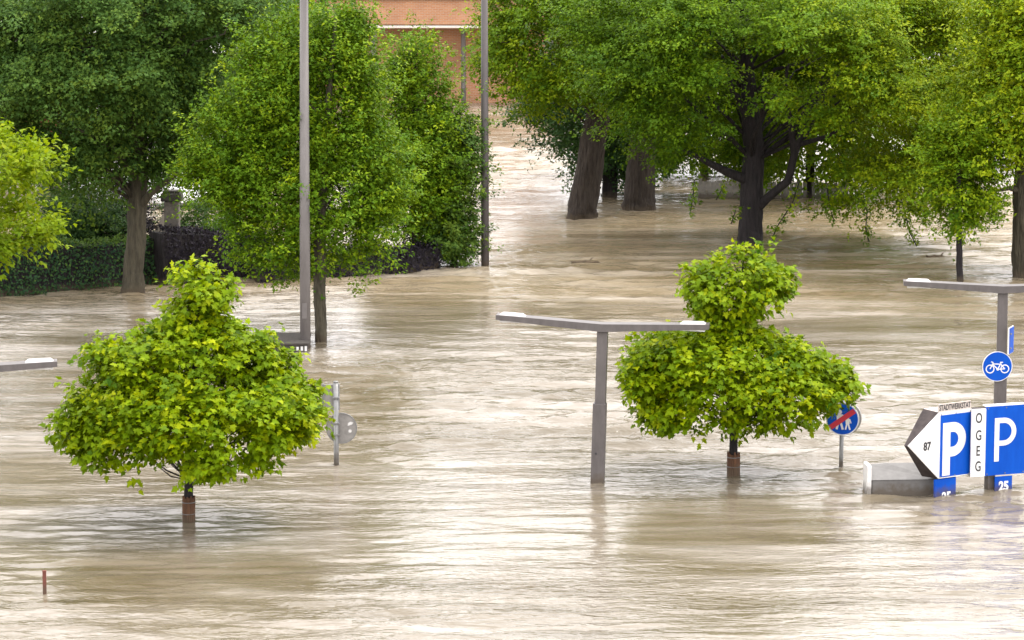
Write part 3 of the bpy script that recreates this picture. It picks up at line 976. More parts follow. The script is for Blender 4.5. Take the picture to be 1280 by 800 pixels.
tree('broad_tree', 'broad spreading tree with a forked black trunk behind the right maple', 'tree', (938, 309),
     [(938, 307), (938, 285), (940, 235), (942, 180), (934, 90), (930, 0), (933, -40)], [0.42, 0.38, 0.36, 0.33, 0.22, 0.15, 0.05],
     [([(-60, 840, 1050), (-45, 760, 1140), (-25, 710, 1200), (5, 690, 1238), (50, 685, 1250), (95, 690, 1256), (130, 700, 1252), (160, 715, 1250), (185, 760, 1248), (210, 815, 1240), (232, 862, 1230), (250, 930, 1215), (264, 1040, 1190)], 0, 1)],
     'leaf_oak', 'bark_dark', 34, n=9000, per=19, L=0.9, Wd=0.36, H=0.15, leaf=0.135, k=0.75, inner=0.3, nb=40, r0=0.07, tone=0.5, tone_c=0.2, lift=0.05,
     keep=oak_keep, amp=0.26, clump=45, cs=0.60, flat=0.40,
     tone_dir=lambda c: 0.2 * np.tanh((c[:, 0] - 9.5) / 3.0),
     limbs=[([(940, 226, 0), (915, 218, -0.3), (895, 208, -0.6), (872, 196, -0.9), (840, 180, -1.2)], [0.20, 0.15, 0.12, 0.08, 0.03]),
            ([(944, 262, 0), (962, 245, -0.4), (985, 226, -0.7), (993, 195, -0.9), (1003, 160, -1.1), (1022, 120, -1.3), (1030, 85, -1.4)], [0.16, 0.14, 0.13, 0.12, 0.10, 0.08, 0.04]),
            ([(993, 195, -0.9), (988, 150, -1.2), (978, 115, -1.5), (986, 80, -1.7)], [0.11, 0.10, 0.08, 0.05]),
            ([(1000, 180, -1.0), (1035, 170, -1.3), (1070, 150, -1.5)], [0.09, 0.06, 0.03]),
            ([(936, 150, 0), (915, 110, -0.6), (903, 70, -1.0)], [0.15, 0.10, 0.05])],
     extra=[[(1000, 225, -1.5), (990, 255, -1.5), (972, 282, -1.4), (966, 296, -1.4)], [(1034, 235, -1), (1038, 262, -1), (1042, 274, -1)],
            [(1075, 240, -2), (1084, 265, -2), (1082, 285, -2), (1086, 302, -2)], [(1125, 240, -2), (1132, 270, -2), (1138, 292, -2), (1146, 308, -2)],
            [(868, 225, -1), (866, 248, -1), (862, 268, -1)], [(905, 232, -1.5), (895, 250, -1.5)], [(1150, 255, -1.5), (1158, 276, -1.5)],
            [(920, 262, -1.6), (914, 280, -1.6)]])
tree('sapling', 'young tree with a thin straight dark trunk at the right, left of the lamp arm', 'tree', (1200, 352),
     [(1200, 350), (1199, 310), (1198, 230), (1198, 160)], [0.10, 0.09, 0.07, 0.02],
     [([(140, 1188, 1212), (170, 1172, 1232), (205, 1164, 1240), (235, 1162, 1242), (258, 1172, 1234), (278, 1184, 1226), (292, 1194, 1214)], 0, 1)],
     'leaf_oak', 'bark_dark', 35, n=800, per=15, L=0.7, Wd=0.28, H=0.14, leaf=0.14, nb=15, r0=0.03, tone=0.5)
tree('edge_tree', 'tree with a thick mossy trunk cut by the right edge', 'tree', (1281, 346),
     [(1281, 344), (1280, 300), (1279, 235), (1290, 140), (1300, 20), (1300, -50)], [0.37, 0.34, 0.30, 0.24, 0.14, 0.05],
     [([(-55, 1260, 1350), (-40, 1230, 1410), (-10, 1235, 1450), (60, 1228, 1460), (105, 1200, 1460), (145, 1200, 1450), (180, 1215, 1430), (205, 1240, 1400), (218, 1260, 1370)], 0.3, 1)],
     'leaf_oak', 'bark_green', 36, n=3200, per=16, L=0.95, Wd=0.4, H=0.16, leaf=0.16, nb=30, r0=0.06, tone=0.68, tone_c=0.2, lift=0.1, clump=36, cs=0.52, flat=0.42,
     limbs=[([(1280, 240, 0), (1262, 235, -0.3), (1240, 240, -0.6)], [0.12, 0.07, 0.03])])

# dark shrub behind the hedge, right of the pillar
tree('shrub', 'dark green shrub behind the purple hedge, right of the stone gate pillar', 'shrub', (262, 338), [(262, 334), (262, 285)], [0.07, 0.03],
     [([(252, 245, 275), (262, 230, 300), (280, 224, 318), (305, 224, 325), (330, 230, 320)], 0, 1)],
     'leaf_dark', 'bark_dark', 42, n=900, per=12, L=0.5, Wd=0.22, H=0.14, leaf=0.10, nb=10, r0=0.02, tone=0.35)
tree('shrub', 'dark purplish shrub between the rounded bush and the dark tree trunk', 'shrub', (150, 342), [(150, 338), (150, 290)], [0.07, 0.03],
     [([(232, 120, 160), (246, 105, 172), (270, 100, 182), (300, 105, 190), (330, 110, 185)], 1.2, 1)],
     'leaf_purple', 'bark_dark', 43, n=1000, per=12, L=0.5, Wd=0.22, H=0.14, leaf=0.10, nb=10, r0=0.02, tone=0.5)
# bush behind the hedge
tree('bush', 'grey green rounded bush behind the clipped hedge', 'bush', (104, 345), [(104, 340), (104, 270)], [0.08, 0.04],
     [([(243, 85, 125), (252, 65, 145), (270, 58, 152), (290, 60, 152), (315, 66, 148), (335, 75, 140)], 0, 1)],
     'leaf_bluish', 'bark_dark', 41, n=1500, per=14, L=0.5, Wd=0.22, H=0.14, leaf=0.10, nb=10, r0=0.02, tone=0.55)


# ---- the two young maples in front
def maple(label, base, path, rad, prof, seed, guard, n, leaf=0.175):
    rng = np.random.default_rng(seed)
    g = ground(*base)
    Y0 = g.y
    org = Vector((g.x, g.y, 0))
    root = empty('maple_tree', org, label, 'tree', 'young maples standing in the flood')
    mb = MB()
    trunk_mesh(mb, [Vector((g.x, g.y, -1.0))] + [at(a, b, Y0) for a, b in path], [rad[0]] + rad, org, 14, seed, 0.04, 4)
    mb.build('trunk', M['bark_dark'], root)
    # reed mat round the foot of the trunk
    mb = MB()
    (gx0, gy0), (gx1, gy1), gr = guard
    a0, a1 = at(gx0, gy0, Y0) - org, at(gx1, gy1, Y0) - org
    for i in range(18):
        th = 2 * math.pi * i / 18
        o = Vector((math.cos(th), math.sin(th), 0)) * gr
        jit = rng.uniform(-0.03, 0.03)
        mb.tube([a0 + o - Vector((0, 0, 1.0)), a1 + o + Vector((0, 0, jit))], [0.024, 0.022], 6)
    gd = mb.build('trunk_guard', M['guard'], root)
    for f in (0.35, 0.8):
        mb = MB()
        p = a0.lerp(a1, f)
        mb.tube([p - Vector((0, 0, 0.008)), p + Vector((0, 0, 0.008))], [gr + 0.03] * 2, 18)
        mb.build('wire', M['galv'], gd)
    cen, out = crown_points(rng, prof, Y0, n, 0.78, 0.22, 0.2, None, 11, 0.155)
    P, A, Nn, S, T = sprays(rng, cen, out, 8, 0.30, 0.17, 0.13, leaf, 1.0, 0.5, 0.48, 0.15, 0.07)
    Nn = Nn + np.array([0, -0.25, 0])
    A = A + np.array([0, 0, -0.35])
    # the leaves nearest the eye that show largest are single objects
    facing = np.abs((nz(Nn) * np.array([0, -0.98, 0.2])).sum(1)) * S
    s_ = ppm(Y0)
    cell = {}
    for i in range(len(P)):
        key = (int(P[i, 0] * 3.2), int(P[i, 2] * 3.2))
        y = P[i, 1] - 0.6 * facing[i] / leaf
        if key not in cell or y < cell[key][0]:
            cell[key] = (y, i)
    cand = sorted((i for _, i in cell.values()), key=lambda i: -facing[i])[:300]
    single = np.zeros(len(P), bool)
    single[cand] = True
    rest = np.where(~single)[0]
    tm = maple_template(0.25, 0.16)
    tm_in = RHOMB                                        # leaves deep inside, never seen whole
    half = np.interp(P[:, 2], np.sort([at(base[0], p[0], Y0).z for p in prof]), [(p[2] - p[1]) / 2 / ppm(Y0) for p in prof][::-1])
    deep = (np.hypot(P[:, 0] - g.x, P[:, 1] - Y0) < half * 0.62)[rest]
    for nm, sel, tmp in (('foliage', rest[~deep], tm), ('inner_foliage', rest[deep], tm_in)):
        me = leaf_mesh(nm, P[sel] - np.array(org), A[sel], Nn[sel], S[sel], T[sel], tmp)
        link_mesh(nm, me, M['leaf_maple'], root, 'stuff')
    protos = []
    for kx in range(10):
        tp = maple_template(0.1 + 0.04 * kx, [0.24, -0.12, 0.1, 0.3, 0.0][kx % 5])
        pm = leaf_mesh('leaf', np.zeros((1, 3)), np.array([[0, 1.0, 0]]), np.array([[0, 0, 1.0]]), np.ones(1), np.array([0.22 + 0.065 * kx]), tp)
        pm.materials.append(M['leaf_maple'])
        protos.append(pm)
    for i in cand:
        kx = int(np.clip(round((T[i] - 0.22) / 0.065), 0, 9))
        o = bpy.data.objects.new('leaf', protos[kx])
        t = Vector(A[i]).normalized()
        n_ = Vector(Nn[i]); n_ = (n_ - n_.dot(t) * t).normalized()
        b_ = t.cross(n_)
        R = Matrix((b_, t, n_)).transposed().to_4x4()
        o.matrix_basis = Matrix.Translation(Vector(P[i]) - org) @ R @ Matrix.Scale(float(S[i]), 4)
        COL.objects.link(o)
        o.parent = root
    mb = MB()
    ax = [np.array(at(a, b, Y0)) for a, b in path[1:]]
    axis = []
    for i in range(1, len(ax)):
        for f in np.linspace(0, 1, 8):
            axis.append(ax[i - 1] * (1 - f) + ax[i] * f)
    pick = rng.choice(len(cen), 70, replace=False)
    branches(mb, rng, axis, cen[pick], org, 0.03, 5, 0.05)
    mb.build('branches', M['bark_dark'], root, 'stuff')
    return root


maple('young maple with a wide crown and pointed top, standing alone at the left front', (235, 654),
      [(235, 652), (236, 600), (238, 540), (243, 460), (248, 345)], [0.095, 0.085, 0.08, 0.055, 0.015],
      [(336, 240, 258), (348, 218, 276), (362, 210, 284), (384, 210, 285), (398, 214, 282), (412, 214, 290), (423, 178, 308), (434, 128, 332), (446, 108, 346), (462, 104, 368), (478, 102, 372), (498, 94, 376), (512, 82, 410), (530, 75, 424), (550, 67, 416), (567, 66, 402), (579, 76, 394), (588, 92, 386)],
      51, ((235, 653), (236, 621), 0.105), 4700, 0.118)
maple('young maple with a waist between its small top and broad lower crown, at the right', (917, 593),
      [(917, 591), (917, 540), (918, 480), (922, 400), (930, 320)], [0.095, 0.085, 0.08, 0.055, 0.015],
      [(312, 922, 936), (326, 902, 956), (342, 872, 984), (356, 856, 990), (370, 854, 982), (382, 874, 950), (396, 896, 926), (412, 900, 928), (424, 850, 950), (434, 808, 980), (446, 788, 1012), (462, 780, 1034), (482, 776, 1050), (500, 778, 1064), (514, 782, 1058), (525, 790, 1042), (534, 800, 1012), (540, 815, 970)],
      52, ((917, 592), (917, 566), 0.115), 4300, 0.115)


# ================================================================== POLES AND LAMPS
def tall_pole(base, px_w, h, lab, mat, lean=0.0):
    g = ground(*base)
    r = px_w / 2 / ppm(g.y)
    root = empty('lamp_pole', g, lab, 'street lamp', 'tall street lamp poles')
    mb = MB(); mb.tube([(0, 0, -1.5), (lean * 0.3, 0, 3), (lean, 0, h)], [r * 1.05, r, r * 0.78], 20); mb.build('pole', M[mat], root)
    mb = MB(); mb.tube([(lean, 0, h - 0.05), (lean, 0, h + 0.5)], [r * 0.6, r * 0.6], 14); mb.build('collar', M[mat], root)
    mb = MB(); mb.box((lean + 0.55, 0, h + 0.55), (1.5, 0.4, 0.16), bev=0.05); hd = mb.build('lamp_head', M['pole_dark'], root)
    mb = MB(); mb.box((lean + 0.75, 0, h + 0.46), (0.9, 0.3, 0.03)); mb.build('diffuser', M['white'], hd)
    mb = MB(); mb.box((0, -r * 1.03, 1.0), (0.12, 0.02, 0.4), bev=0.008); mb.build('service_door', M[mat], root)
    return root


tall_pole((381.5, 436), 12.8, 9.6, 'tall round grey lamp pole in front of the hornbeam', 'pole', 0.06)
tall_pole((606.5, 332), 9.6, 10.5, 'tall darker grey lamp pole in open water right of the shrub', 'pole_dark', -0.02)
tall_pole((579.5, 130), 6.2, 10.5, 'thin pale lamp pole standing before the brick building', 'pole', -0.01)

# T-shaped lamps: low posts with two shallow arms
LH = 3.20


def t_lamp():
    root = empty('street_lamp', (0, 0, 0), '', 'street lamp', 'grey two armed lamps')
    mb = MB(); mb.box((0, 0, 0.30), (0.27, 0.24, 2.7), bev=0.012); mb.build('lower_post', M['lamp_body'], root)
    mb = MB(); mb.box((0.01, 0, 2.38), (0.215, 0.19, 1.5), bev=0.01); mb.build('upper_post', M['lamp_body'], root)
    mb = MB(); mb.disc((-0.04, 0.62), 0.022, -0.128, -0.118, 12); mb.build('lock', M['black'], root)
    for sgn in (-1, 1):
        mb = MB()
        x1 = sgn * 2.17
        zc, ze = LH, LH + 0.14
        pr = [(0, zc - 0.06), (x1, ze - 0.05), (x1, ze + 0.05), (0, zc + 0.10)]
        mb.prism(pr, -0.17, 0.17)
        a = mb.build('arm', M['lamp_body'], root)
        mb = MB()
        xa, xb = sgn * 1.58, sgn * 2.10
        za = LH + 0.14 * 1.58 / 2.17 + 0.066
        mb.poly([(xa, -0.12, za), (xb, -0.12, za + 0.02), (xb, 0.12, za + 0.02), (xa, 0.12, za), (xa + sgn * 0.06, -0.06, za + 0.05), (xb - sgn * 0.05, -0.06, za + 0.06),
                 (xb - sgn * 0.05, 0.06, za + 0.06), (xa + sgn * 0.06, 0.06, za + 0.05)],
                [(0, 1, 2, 3), (4, 5, 6, 7), (0, 1, 5, 4), (1, 2, 6, 5), (2, 3, 7, 6), (3, 0, 4, 7)])
        mb.build('lamp_cover', M['cover'], a)
        mb = MB(); mb.box((sgn * 1.84, 0, LH + 0.05), (0.5, 0.2, 0.03)); mb.build('diffuser', M['white'], a)
    return root


lamp = t_lamp()
for i, (bx, by, yaw, lean, lab) in enumerate((
        (747, 603, -8, 1.5, 'grey lamp post with two shallow arms left of the right maple'),
        (1249, 541, -5, 0.0, 'grey two armed lamp post behind the blue parking sign'),
        (-70, 677, 9, 0.0, 'lamp whose single arm tip shows at the left edge beside the maple'))):
    o = lamp if i == 0 else copy_tree(lamp)
    g = ground(bx, by)
    o.location = g
    o.rotation_euler = (0, math.radians(lean), math.radians(yaw))
    o['label'] = lab


# ================================================================== SIGNS
def bike(mb, cx, cz, s, y0, y1):
    w = 0.075 * s
    r = 0.33 * s
    wl, wr = (cx - 0.55 * s, cz - 0.18 * s), (cx + 0.55 * s, cz - 0.18 * s)
    mb.ring(wl, r, r - w, y0, y1, 20)
    mb.ring(wr, r, r - w, y0, y1, 20)
    S = lambda a, b: mb.strip((cx + a[0] * s, cz + a[1] * s), (cx + b[0] * s, cz + b[1] * s), w, y0 - 0.0006, y1)
    S((-0.55, -0.18), (-0.32, 0.30))       # fork
    S((-0.32, 0.30), (-0.48, 0.36))        # handlebar
    S((-0.37, 0.18), (0.02, -0.20))        # down tube
    S((-0.35, 0.20), (0.24, 0.17))         # top tube
    S((0.02, -0.20), (0.28, 0.30))         # seat tube
    S((0.02, -0.20), (0.55, -0.18))        # chain stay
    S((0.24, 0.17), (0.55, -0.18))         # seat stay
    S((0.18, 0.31), (0.40, 0.31))          # saddle
    mb.disc((cx + 0.02 * s, cz - 0.2 * s), 0.1 * s, y0 - 0.0012, y1, 14)


# blue bicycle disc on the right lamp post
gl = ground(1249, 541)
root = empty('bicycle_sign', (gl.x - 0.1, gl.y - 0.16, 0), 'round blue sign with a white bicycle on the right lamp post', 'traffic sign', rz=math.radians(4))
zc = at(1247, 458, gl.y - 0.16).z
R_ = 19.0 / ppm(gl.y)
root.location.z = zc
mb = MB(); mb.disc((0, 0), R_, -0.012, 0.012); mb.build('rim', M['white'], root)
mb = MB(); mb.disc((0, 0), R_ * 0.955, -0.016, -0.011); mb.build('face', M['blue'], root)
mb = MB(); bike(mb, 0, 0.0, 0.30, -0.020, -0.015); mb.build('bicycle_symbol', M['white'], root)
mb = MB(); mb.box((0.1, 0.03, 0.1), (0.26, 0.05, 0.03)); mb.box((0.1, 0.03, -0.1), (0.26, 0.05, 0.03)); mb.build('clamp', M['galv'], root)
# narrow plate seen almost edge on
root = empty('side_sign', (gl.x + 0.2, gl.y - 0.02, at(1264, 425, gl.y).z), 'narrow white edged blue plate seen almost edge on, above the bicycle sign', 'traffic sign', rz=math.radians(68))
mb = MB(); mb.box((0.0, 0, 0), (0.42, 0.035, 0.6), bev=0.01); mb.build('plate', M['white'], root)
mb = MB(); mb.box((0.0, -0.021, 0), (0.40, 0.008, 0.57)); mb.build('face', M['blue'], root)
mb = MB(); mb.box((-0.13, -0.03, 0.16), (0.05, 0.05, 0.03)); mb.box((-0.13, -0.03, -0.16), (0.05, 0.05, 0.03)); mb.build('clamp', M['galv'], root)

# end-of-path disc by the right maple
g = ground(1051, 584)
s = ppm(g.y)
root = empty('path_end_sign', g, 'round blue sign with a red bar, half hidden by the right maple', 'traffic sign', rz=math.radians(-14))
zc = at(1054, 523, g.y).z
R_ = 21.0 / s
mb = MB(); mb.tube([(0, 0, -1.2), (0.01, 0, zc + 0.42)], [0.045, 0.045], 12); mb.build('post', M['galv'], root)
mb = MB(); mb.disc((0.03, zc), R_, -0.075, -0.05); mb.build('rim', M['white'], root)
mb = MB(); mb.disc((0.03, zc), R_ * 0.93, -0.080, -0.074); mb.build('face', M['blue'], root)
mb = MB(); mb.disc((0.05, zc), R_ * 1.02, 0.05, 0.16); mb.build('rear_disc', M['back'], root)
mb = MB()
for (fx, fs) in ((-0.06, 1.0), (0.11, 0.72)):
    b0 = zc - 0.22
    hgt = 0.40 * fs
    cx_ = 0.03 + fx
    mb.disc((cx_, b0 + hgt * 0.92), 0.05 * fs, -0.084, -0.079, 14)
    mb.prism([(cx_ - 0.055 * fs, b0 + hgt * 0.42), (cx_ + 0.055 * fs, b0 + hgt * 0.42), (cx_ + 0.065 * fs, b0 + hgt * 0.8), (cx_ - 0.065 * fs, b0 + hgt * 0.8)], -0.084, -0.079)
    mb.strip((cx_ - 0.02 * fs, b0 + hgt * 0.42), (cx_ - 0.06 * fs, b0), 0.045 * fs, -0.0845, -0.079)
    mb.strip((cx_ + 0.02 * fs, b0 + hgt * 0.42), (cx_ + 0.07 * fs, b0), 0.045 * fs, -0.0845, -0.079)
    mb.strip((cx_ + 0.06 * fs, b0 + hgt * 0.78), (cx_ + 0.10 * fs, b0 + hgt * 0.48), 0.03 * fs, -0.085, -0.079)
mb.build('walker_symbol', M['white'], root)
mb = MB(); c_ = R_ * 0.93 * 0.70; mb.strip((0.03 - c_ * 1.1, zc - c_ * 0.82), (0.03 + c_ * 1.1, zc + c_ * 0.82), 0.11, -0.089, -0.0852); mb.build('red_bar', M['red'], root)

# the signs seen from behind beside the left maple
g = ground(420.5, 581)
s = ppm(g.y)
root = empty('sign_post', g, 'post with round and rectangular signs seen from behind, beside the left maple', 'traffic sign')
zt = at(420, 478, g.y).z
mb = MB(); mb.tube([(0, 0, -1.2), (0, 0, zt)], [0.055, 0.055], 14); mb.build('post', M['galv'], root)
mb = MB(); mb.tube([(0, 0, zt), (0, 0, zt + 0.03)], [0.06, 0.045], 14); mb.build('cap', M['galv'], root)
zr = at(427, 536, g.y).z
mb = MB(); mb.disc((0.11, zr), 19.3 / s, 0.065, 0.085); rd = mb.build('round_plate', M['back'], root)
mb = MB(); mb.ring((0.11, zr), 19.6 / s, 18.6 / s, 0.055, 0.09, 36); mb.build('rim', M['galv'], rd)
mb = MB(); mb.prism([(0.24, zr + 0.05), (0.33, zr + 0.08), (0.36, zr + 0.12), (0.30, zr + 0.14), (0.25, zr + 0.11)], 0.060, 0.0645); mb.disc((0.29, zr - 0.06), 0.035, 0.060, 0.0645, 12); mb.build('sticker', M['white'], rd)
zr1, zr0 = at(410, 481, g.y).z, at(410, 513, g.y).z
mb = MB(); mb.box((-0.13, 0.09, (zr0 + zr1) / 2), (0.30, 0.05, zr1 - zr0), bev=0.008); rc = mb.build('rectangular_plate', M['back'], root)
mb = MB(); mb.box((-0.27, 0.085, (zr0 + zr1) / 2), (0.05, 0.07, zr1 - zr0 + 0.02), bev=0.01); mb.box((0.05, 0.085, (zr0 + zr1) / 2), (0.05, 0.07, zr1 - zr0 + 0.02), bev=0.01); mb.build('edge_fold', M['galv'], rc)
for z in (zr - 0.12, zr + 0.12, (zr0 + zr1) / 2):
    mb = MB(); mb.box((0, 0.0, z), (0.15, 0.135, 0.04), bev=0.006); mb.build('clamp', M['galv'], root)


# parking signs
def p_shape(mb, x, z, w, h, bh, t, y0, y1):
    """letter P: lower left corner x,z"""
    mb.prism([(x, z), (x + t, z), (x + t, z + h), (x, z + h)], y0, y1)
    r = bh / 2
    cx, cz = x + w - r, z + h - r
    if cx > x + t:
        mb.prism([(x + t, z + h - t), (cx, z + h - t), (cx, z + h), (x + t, z + h)], y0, y1)
        mb.prism([(x + t, z + h - bh), (cx, z + h - bh), (cx, z + h - bh + t), (x + t, z + h - bh + t)], y0, y1)
    mb.ring((cx, cz), r, r - t, y0, y1, 16, -math.pi / 2, math.pi / 2)


# sign 1: arrow box
g = ground(1180, 621)
YAW1 = math.radians(33)
c1 = math.cos(YAW1)
s = ppm(g.y)
root = empty('arrow_parking_sign', g, 'white arrow shaped parking sign with 87 and a white P on blue, pointing left', 'sign', 'parking signs', rz=YAW1)


def lx(px, g=g, yaw=YAW1):                             # local x whose image column is px
    X = (px - CX) / F
    # solve (g.x + u cos) / depth = X with depth along the view axis
    zc = HC - 1.2
    u = 0.0
    for _ in range(20):
        dep = (g.y + u * math.sin(yaw)) * FW.y + zc * -FW.z
        u = (X * dep - g.x) / math.cos(yaw)
    return u


def lz(py, u, g=g, yaw=YAW1):
    return at(640, py, g.y + u * math.sin(yaw)).z


xt, xs, xe = lx(1132), lx(1170.5), lx(1210.5)
z_tip = lz(557, xt)
z_hi, z_lo = lz(515, xs), lz(597.5, xs)
mb = MB(); mb.prism([(xt, z_tip), (xs, z_lo), (xs, z_hi)], -0.09, -0.06); mb.build('arrow_face', M['white'], root)
mb = MB(); mb.prism([(xs + 0.003, z_lo), (xe, z_lo), (xe, z_hi), (xs + 0.003, z_hi)], -0.09, -0.06); fp = mb.build('panel', M['white'], root)
mb = MB(); mb.prism([(xs + 0.02, z_lo + 0.02), (xe - 0.015, z_lo + 0.02), (xe - 0.015, z_hi - 0.06), (xs + 0.02, z_hi - 0.06)], -0.094, -0.0895); mb.build('blue_field', M['blue'], fp)
# casing behind: narrow at the tip, deep at the shoulder
mb = MB()
dp = [(xt - 0.02, 0.02, z_tip), (xs - 0.05, 0.36, z_lo - 0.02), (xe, 0.36, z_lo - 0.02), (xe, 0.36, z_hi + 0.02), (xs - 0.05, 0.36, z_hi + 0.02)]
fr = [(xt, -0.06, z_tip), (xs, -0.06, z_lo), (xe, -0.06, z_lo), (xe, -0.06, z_hi), (xs, -0.06, z_hi)]
mb.poly(fr + dp, [(0, 1, 2, 3, 4), (9, 8, 7, 6, 5), (0, 5, 6, 1), (1, 6, 7, 2), (2, 7, 8, 3), (0, 4, 9, 5)])
mb.build('casing', M['sign_side'], root)
mb = MB(); mb.poly([(xs, -0.055, z_hi), (xe, -0.055, z_hi), (xe, 0.36, z_hi + 0.02), (xs - 0.05, 0.36, z_hi + 0.02)], [(0, 1, 2, 3)])
mb.poly([(xs, -0.058, z_hi + 0.004), (xe, -0.058, z_hi + 0.004), (xe, -0.058, z_hi + 0.16), (xs, -0.058, z_hi + 0.16), (xs, -0.03, z_hi + 0.004), (xe, -0.03, z_hi + 0.004), (xe, -0.03, z_hi + 0.16), (xs, -0.03, z_hi + 0.16)],
        [(0, 1, 2, 3), (4, 5, 6, 7), (3, 2, 6, 7), (0, 1, 5, 4), (0, 3, 7, 4), (1, 2, 6, 5)])
tp = mb.build('top_strip', M['sign_top'], root)
wd = xe - xs
put_text('STADTWERKSTAT', 0.16, (xs + xe) / 2 + 0.0, z_hi + 0.085, -0.0605, M['black'], tp, 0.62, 0.003)
put_text('87', 0.23, lx(1155.5), lz(557, lx(1155.5)), -0.0925, M['black'], root, 0.82, 0.008)
mb = MB(); H1 = z_hi - z_lo; p_shape(mb, xs + 0.085, z_lo + 0.045, wd * 0.72, H1 * 0.80, H1 * 0.52, wd * 0.235, -0.098, -0.0935); mb.build('letter', M['white'], fp)
def rivets(x0, x1, z0, z1, y, parent):
    mb = MB()
    for fx in (0.05, 0.5, 0.95):
        for zz in (z0 + 0.035, z1 - 0.035):
            mb.disc((x0 + (x1 - x0) * fx, zz), 0.013, y - 0.006, y, 10)
    mb.build('rivets', M['galv'], parent, 'stuff')


rivets(xs, xe, z_lo, z_hi - 0.01, -0.0945, fp)
xa, xb = lx(1167.5), lx(1193.5)
mb = MB(); mb.box(((xa + xb) / 2, -0.04, z_lo / 2 - 0.35), (xb - xa, 0.05, z_lo + 0.66), bev=0.004); nb_ = mb.build('number_plate', M['blue'], root)
put_text('25', 0.25, (xa + xb) / 2 + 0.02, 0.02, -0.068, M['white'], nb_, 0.95, 0.010)
mb = MB(); mb.box(((xa + xb) / 2, 0.09, z_lo / 2 - 0.6), (0.14, 0.14, z_lo + 1.2)); mb.build('post', M['lamp_body'], root)

# sign 2
g2 = ground(1253, 615)
YAW2 = math.radians(20)
root = empty('parking_sign', g2, 'blue parking sign with white P and OGEG strip, cut by the right edge', 'sign', 'parking signs', rz=YAW2)
L2 = lambda px: lx(px, g2, YAW2)
Z2 = lambda py, u: lz(py, u, g2, YAW2)
x0, x1, x2 = L2(1211.5), L2(1229.5), L2(1279.5)
zb, ztp = Z2(594, x1), Z2(508, x1)
mb = MB(); mb.prism([(x0, zb - 0.0), (x1, zb), (x1, ztp - 0.03), (x0, ztp - 0.03)], -0.09, -0.06); st = mb.build('white_strip', M['white'], root)
mb = MB(); mb.prism([(x1 + 0.003, zb), (x2, zb), (x2, ztp), (x1 + 0.003, ztp)], -0.09, -0.06); bp = mb.build('panel', M['blue'], root)
mb = MB(); mb.prism([(x2 + 0.003, zb), (x2 + 0.05, zb), (x2 + 0.05, ztp), (x2 + 0.003, ztp)], -0.09, -0.06); mb.build('edge_strip', M['white'], root)
mb = MB(); mb.box(((x0 + x2) / 2 + 0.05, 0.06, (zb + ztp) / 2 - 0.02), (x2 - x0, 0.22, ztp - zb - 0.04)); mb.build('casing', M['sign_side'], root)
mb = MB(); mb.box(((x1 + x2) / 2, 0.0, ztp + 0.012), (x2 - x1, 0.16, 0.02)); mb.build('top_edge', M['white'], root)
hs = (ztp - zb)
for ch, f in (('O', 0.85), ('G', 0.60), ('E', 0.375), ('G', 0.15)):
    put_text(ch, hs * 0.205, (x0 + x1) / 2, zb + hs * f, -0.0925, M['black'], st, 0.66, 0.004, 'letter')
mb = MB(); p_shape(mb, L2(1240.5), zb + hs * 0.20, L2(1267.5) - L2(1240.5), hs * 0.63, hs * 0.405, 0.105, -0.0945, -0.0895); mb.build('letter', M['white'], bp)
rivets(x1, x2, zb, ztp, -0.0902, bp)
xa, xb = L2(1242.5), L2(1264)
mb = MB(); mb.box(((xa + xb) / 2, -0.07, zb / 2 - 0.01), (xb - xa, 0.03, zb - 0.05), bev=0.004); nb_ = mb.build('number_plate', M['blue'], root)
put_text('25', 0.26, (xa + xb) / 2, zb * 0.38, -0.088, M['white'], nb_, 0.85, 0.012)
mb = MB(); mb.box((xa - 0.02, 0.1, zb / 2 - 0.4), (0.16, 0.16, zb + 1.0)); mb.build('post', M['lamp_body'], root)

# grey sheet metal cabinet drowned behind the arrow sign
g = ground(1090, 619)
s = ppm(g.y)
root = empty('metal_cabinet', (g.x, g.y, 0), 'grey sheet metal cabinet drowned to its sloping lid, left of the arrow sign', 'cabinet', rz=math.radians(4))
w_ = 86 / s
zl = at(1090, 600, g.y).z
zt = at(1090, 581.5, g.y + 0.5).z
mb = MB(); mb.box((w_ / 2, 0.45, zl / 2 - 0.35), (w_, 0.9, zl + 0.7), bev=0.012); mb.build('body', M['cabinet'], root)
mb = MB()
mb.poly([(-0.015, -0.03, zl + 0.004), (w_, -0.03, zl + 0.004), (w_, 0.93, zl + 0.004), (-0.015, 0.93, zl + 0.004), (0.06, 0.42, zt), (0.34, 0.46, zt + 0.05), (w_, 0.5, zt + 0.03), (w_, 0.6, zt + 0.02), (0.06, 0.6, zt)],
        [(0, 1, 2, 3), (0, 4, 5, 6, 1), (1, 6, 7, 2), (2, 7, 8, 3), (0, 3, 8, 4), (4, 8, 7, 6, 5)])
mb.build('lid', M['cabinet'], root)
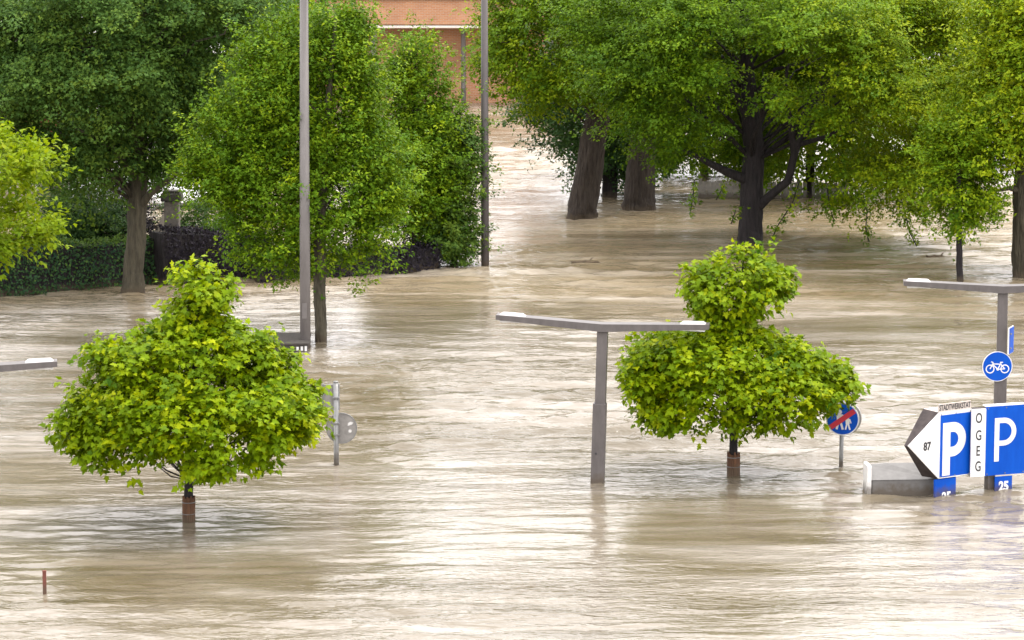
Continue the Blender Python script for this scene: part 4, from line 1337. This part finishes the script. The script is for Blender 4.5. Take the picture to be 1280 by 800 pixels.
mb = MB(); mb.box((-0.06, 0.22, zl * 0.5 - 0.02), (0.09, 0.5, zl + 0.62), bev=0.02); mb.build('side_panel', M['cabinet_light'], root)

# dark low roof just above the water behind the left maple
g = ground(350, 441)
s = ppm(g.y)
mb = MB()
wd = 74 / s
root = empty('drowned_shelter', (g.x, g.y, 0), 'dark flat shelter roof just above the water behind the left maple', 'shelter', rz=math.radians(2))
mb.box((0, 0.9, 0.055), (wd - 0.1, 1.7, 0.3)); mb.build('fascia', M['roof_dark'], root)
mb = MB(); mb.box((0, 0.9, 0.225), (wd, 1.8, 0.035)); mb.build('roof', M['roof_dark'], root)
mb = MB()
for i, x in enumerate((0.45, 0.56, 0.66)):
    mb.box((x, 0.045, 0.1), (0.06, 0.012, 0.09 + 0.02 * i))
mb.build('white_marks', M['white'], root)

# small stake
g = ground(56, 742)
root = empty('stake', g, 'thin rusty brown stake sticking out of the water at the lower left', 'stake')
mb = MB(); mb.box((0, 0, 0.06), (0.062, 0.05, 0.66), bev=0.006); mb.build('shaft', M['rust'], root)
mb = MB(); mb.box((0, 0, 0.40), (0.068, 0.056, 0.025), bev=0.006); mb.build('cap', M['rust'], root)


# driftwood
def drift(px, py, L, r, rz, lab, seed):
    g = ground(px, py)
    rg = random.Random(seed)
    root = empty('driftwood', g, lab, 'driftwood', 'floating driftwood', rz)
    pts = [(-L / 2 + L * i / 6, rg.uniform(-.05, .05), 0.02 + rg.uniform(-.02, .03)) for i in range(7)]
    mb = MB(); mb.tube(pts, [r * q for q in (0.5, 0.9, 1, 1, 0.85, 0.6, 0.3)], 8, True, 0.12, seed); mb.build('log', M['wood_wet'], root)
    mb = MB(); mb.tube([(L * 0.1, 0, 0.02), (L * 0.22, 0.1, 0.12), (L * 0.3, 0.16, 0.16)], [r * .5, r * .35, r * .15], 6); mb.build('twig', M['wood_wet'], root)


drift(732, 328.5, 0.9, 0.05, 0.1, 'dark stick floating in open water left of the broad trunk', 1)
drift(1172, 322, 0.7, 0.06, -0.1, 'brown clump of driftwood left of the sapling', 2)
